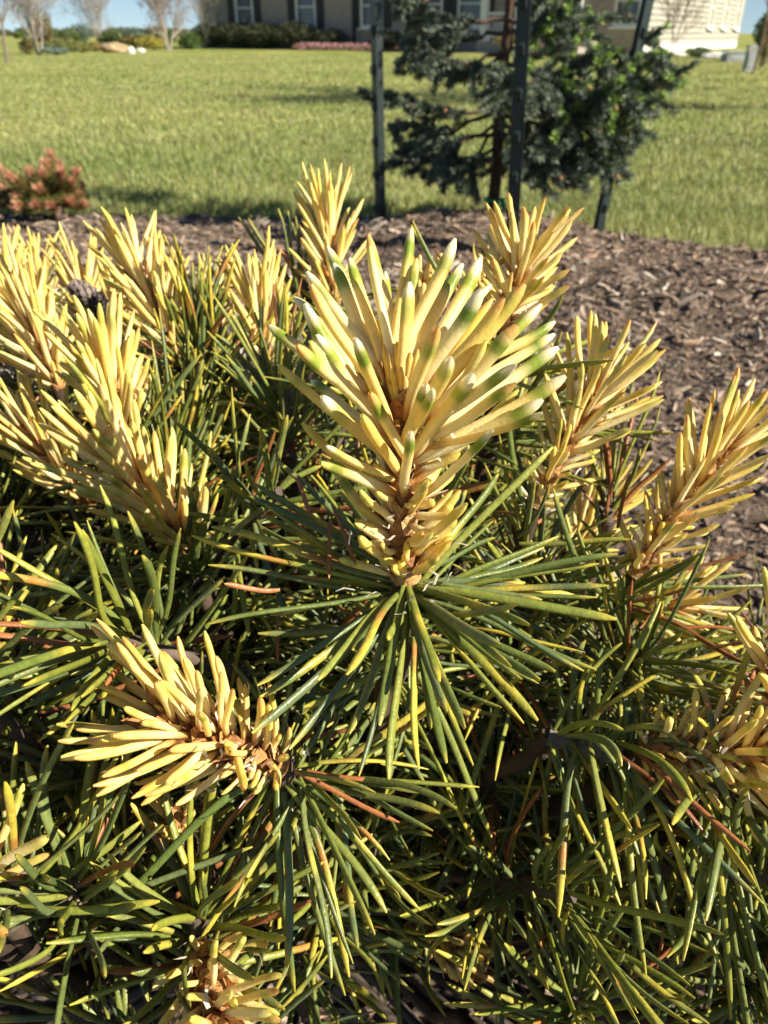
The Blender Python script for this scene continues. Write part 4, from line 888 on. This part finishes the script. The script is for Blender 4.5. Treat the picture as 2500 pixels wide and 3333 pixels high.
# ------------------------------------------------------------------ small rusty pine at the bed edge
def rusty_pine():
    g = G(203, 722); o = thing('small_rusty_pine', (g[0], g[1], .01), 'small rusty brown pine with green inner needles on the lawn edge', 'shrub')
    tb = proj(g)[2]; s = tb/FPX; rs = np.random.default_rng(3); m = MB(); m.tube([(0, 0, -.04), (-.004, 0, .03), (-.01, 0, .07), (-.02, 0, .11)], [.026, .022, .018, .012], 10, (.26, .17, .12)); m.build('trunk', M_BARK, o)
    nm = MB(); sh = [(20,600,0),(60,570,.05),(100,545,-.05),(150,520,0),(165,490,.06),(200,545,-.08),(245,545,.0),(260,590,.06),(-10,570,.1),(130,600,-.1),(215,610,.1),(40,560,-.08),(-40,590,0),(180,570,.12),(80,600,.15),(110,580,.02),(60,620,-.06),(160,620,-.04),(230,580,-.03),(10,540,.04),(60,655,-.12),(120,650,-.14),(225,640,-.1),(255,620,.02),(0,640,-.02),(170,655,-.12),(90,640,.08),(265,650,-.02),(120,560,.1),(190,520,.05),(-20,620,-.05),(140,550,-.06)]
    mb = MB()
    for (px, py, dy) in sh:
        end = None; best = 9
        for t in np.linspace(tb-.3, tb+.5, 200):
            q = P(px, py+22, t); e = abs(q[1]-g[1]-dy)
            if e < best: best = e; end = q-np.array([g[0], g[1], .01])
        st = np.array([-.02, 0, .10]); k = np.linspace(0, 1, 8)[:, None]; q = st+(end-st)*k+np.array([0, 0, -.03])*np.sin(k*math.pi); mb.tube(q, np.linspace(.006, .003, 8), 6, (.24, .13, .08), cap=False)
        for (s0, s1, n, L, cl, sp) in ((.45, .85, 300, .055, [(.10, .15, .03), (.18, .20, .04), (.26, .16, .05)], 1.1), (.58, 1.0, 700, .036, [(.70, .36, .22), (.60, .30, .17), (.74, .42, .26), (.50, .25, .14)], .75)):
            u = rs.uniform(s0, s1, n); p = st+(end-st)*u[:, None]+np.array([0, 0, -.03])*np.sin(u*math.pi)[:, None]; ax = unit(end-st*.7+np.array([0, 0, .1])); rd = unit(np.cross(np.broadcast_to(ax, (n, 3)), rs.normal(size=(n, 3))))
            d = unit(ax+rd*rs.uniform(.3, 1, (n, 1))*sp); l = L*rs.uniform(.6, 1.1, (n, 1)); sd = unit(np.cross(d, rs.normal(size=(n, 3))))*.0016
            V = np.stack([p-sd, p+sd, p+d*l+sd*.4, p+d*l-sd*.4], 1).reshape(-1, 3); nm.add(V, np.arange(4*n).reshape(-1, 4), np.repeat(np.array(cl)[rs.integers(0, len(cl), n)]*rs.uniform(.7, 1.2, (n, 1)), 4, 0))
    mb.build('branch', M_BARK, o); nm.build('needles', M_SPRUCE, o, 'stuff')
rusty_pine()
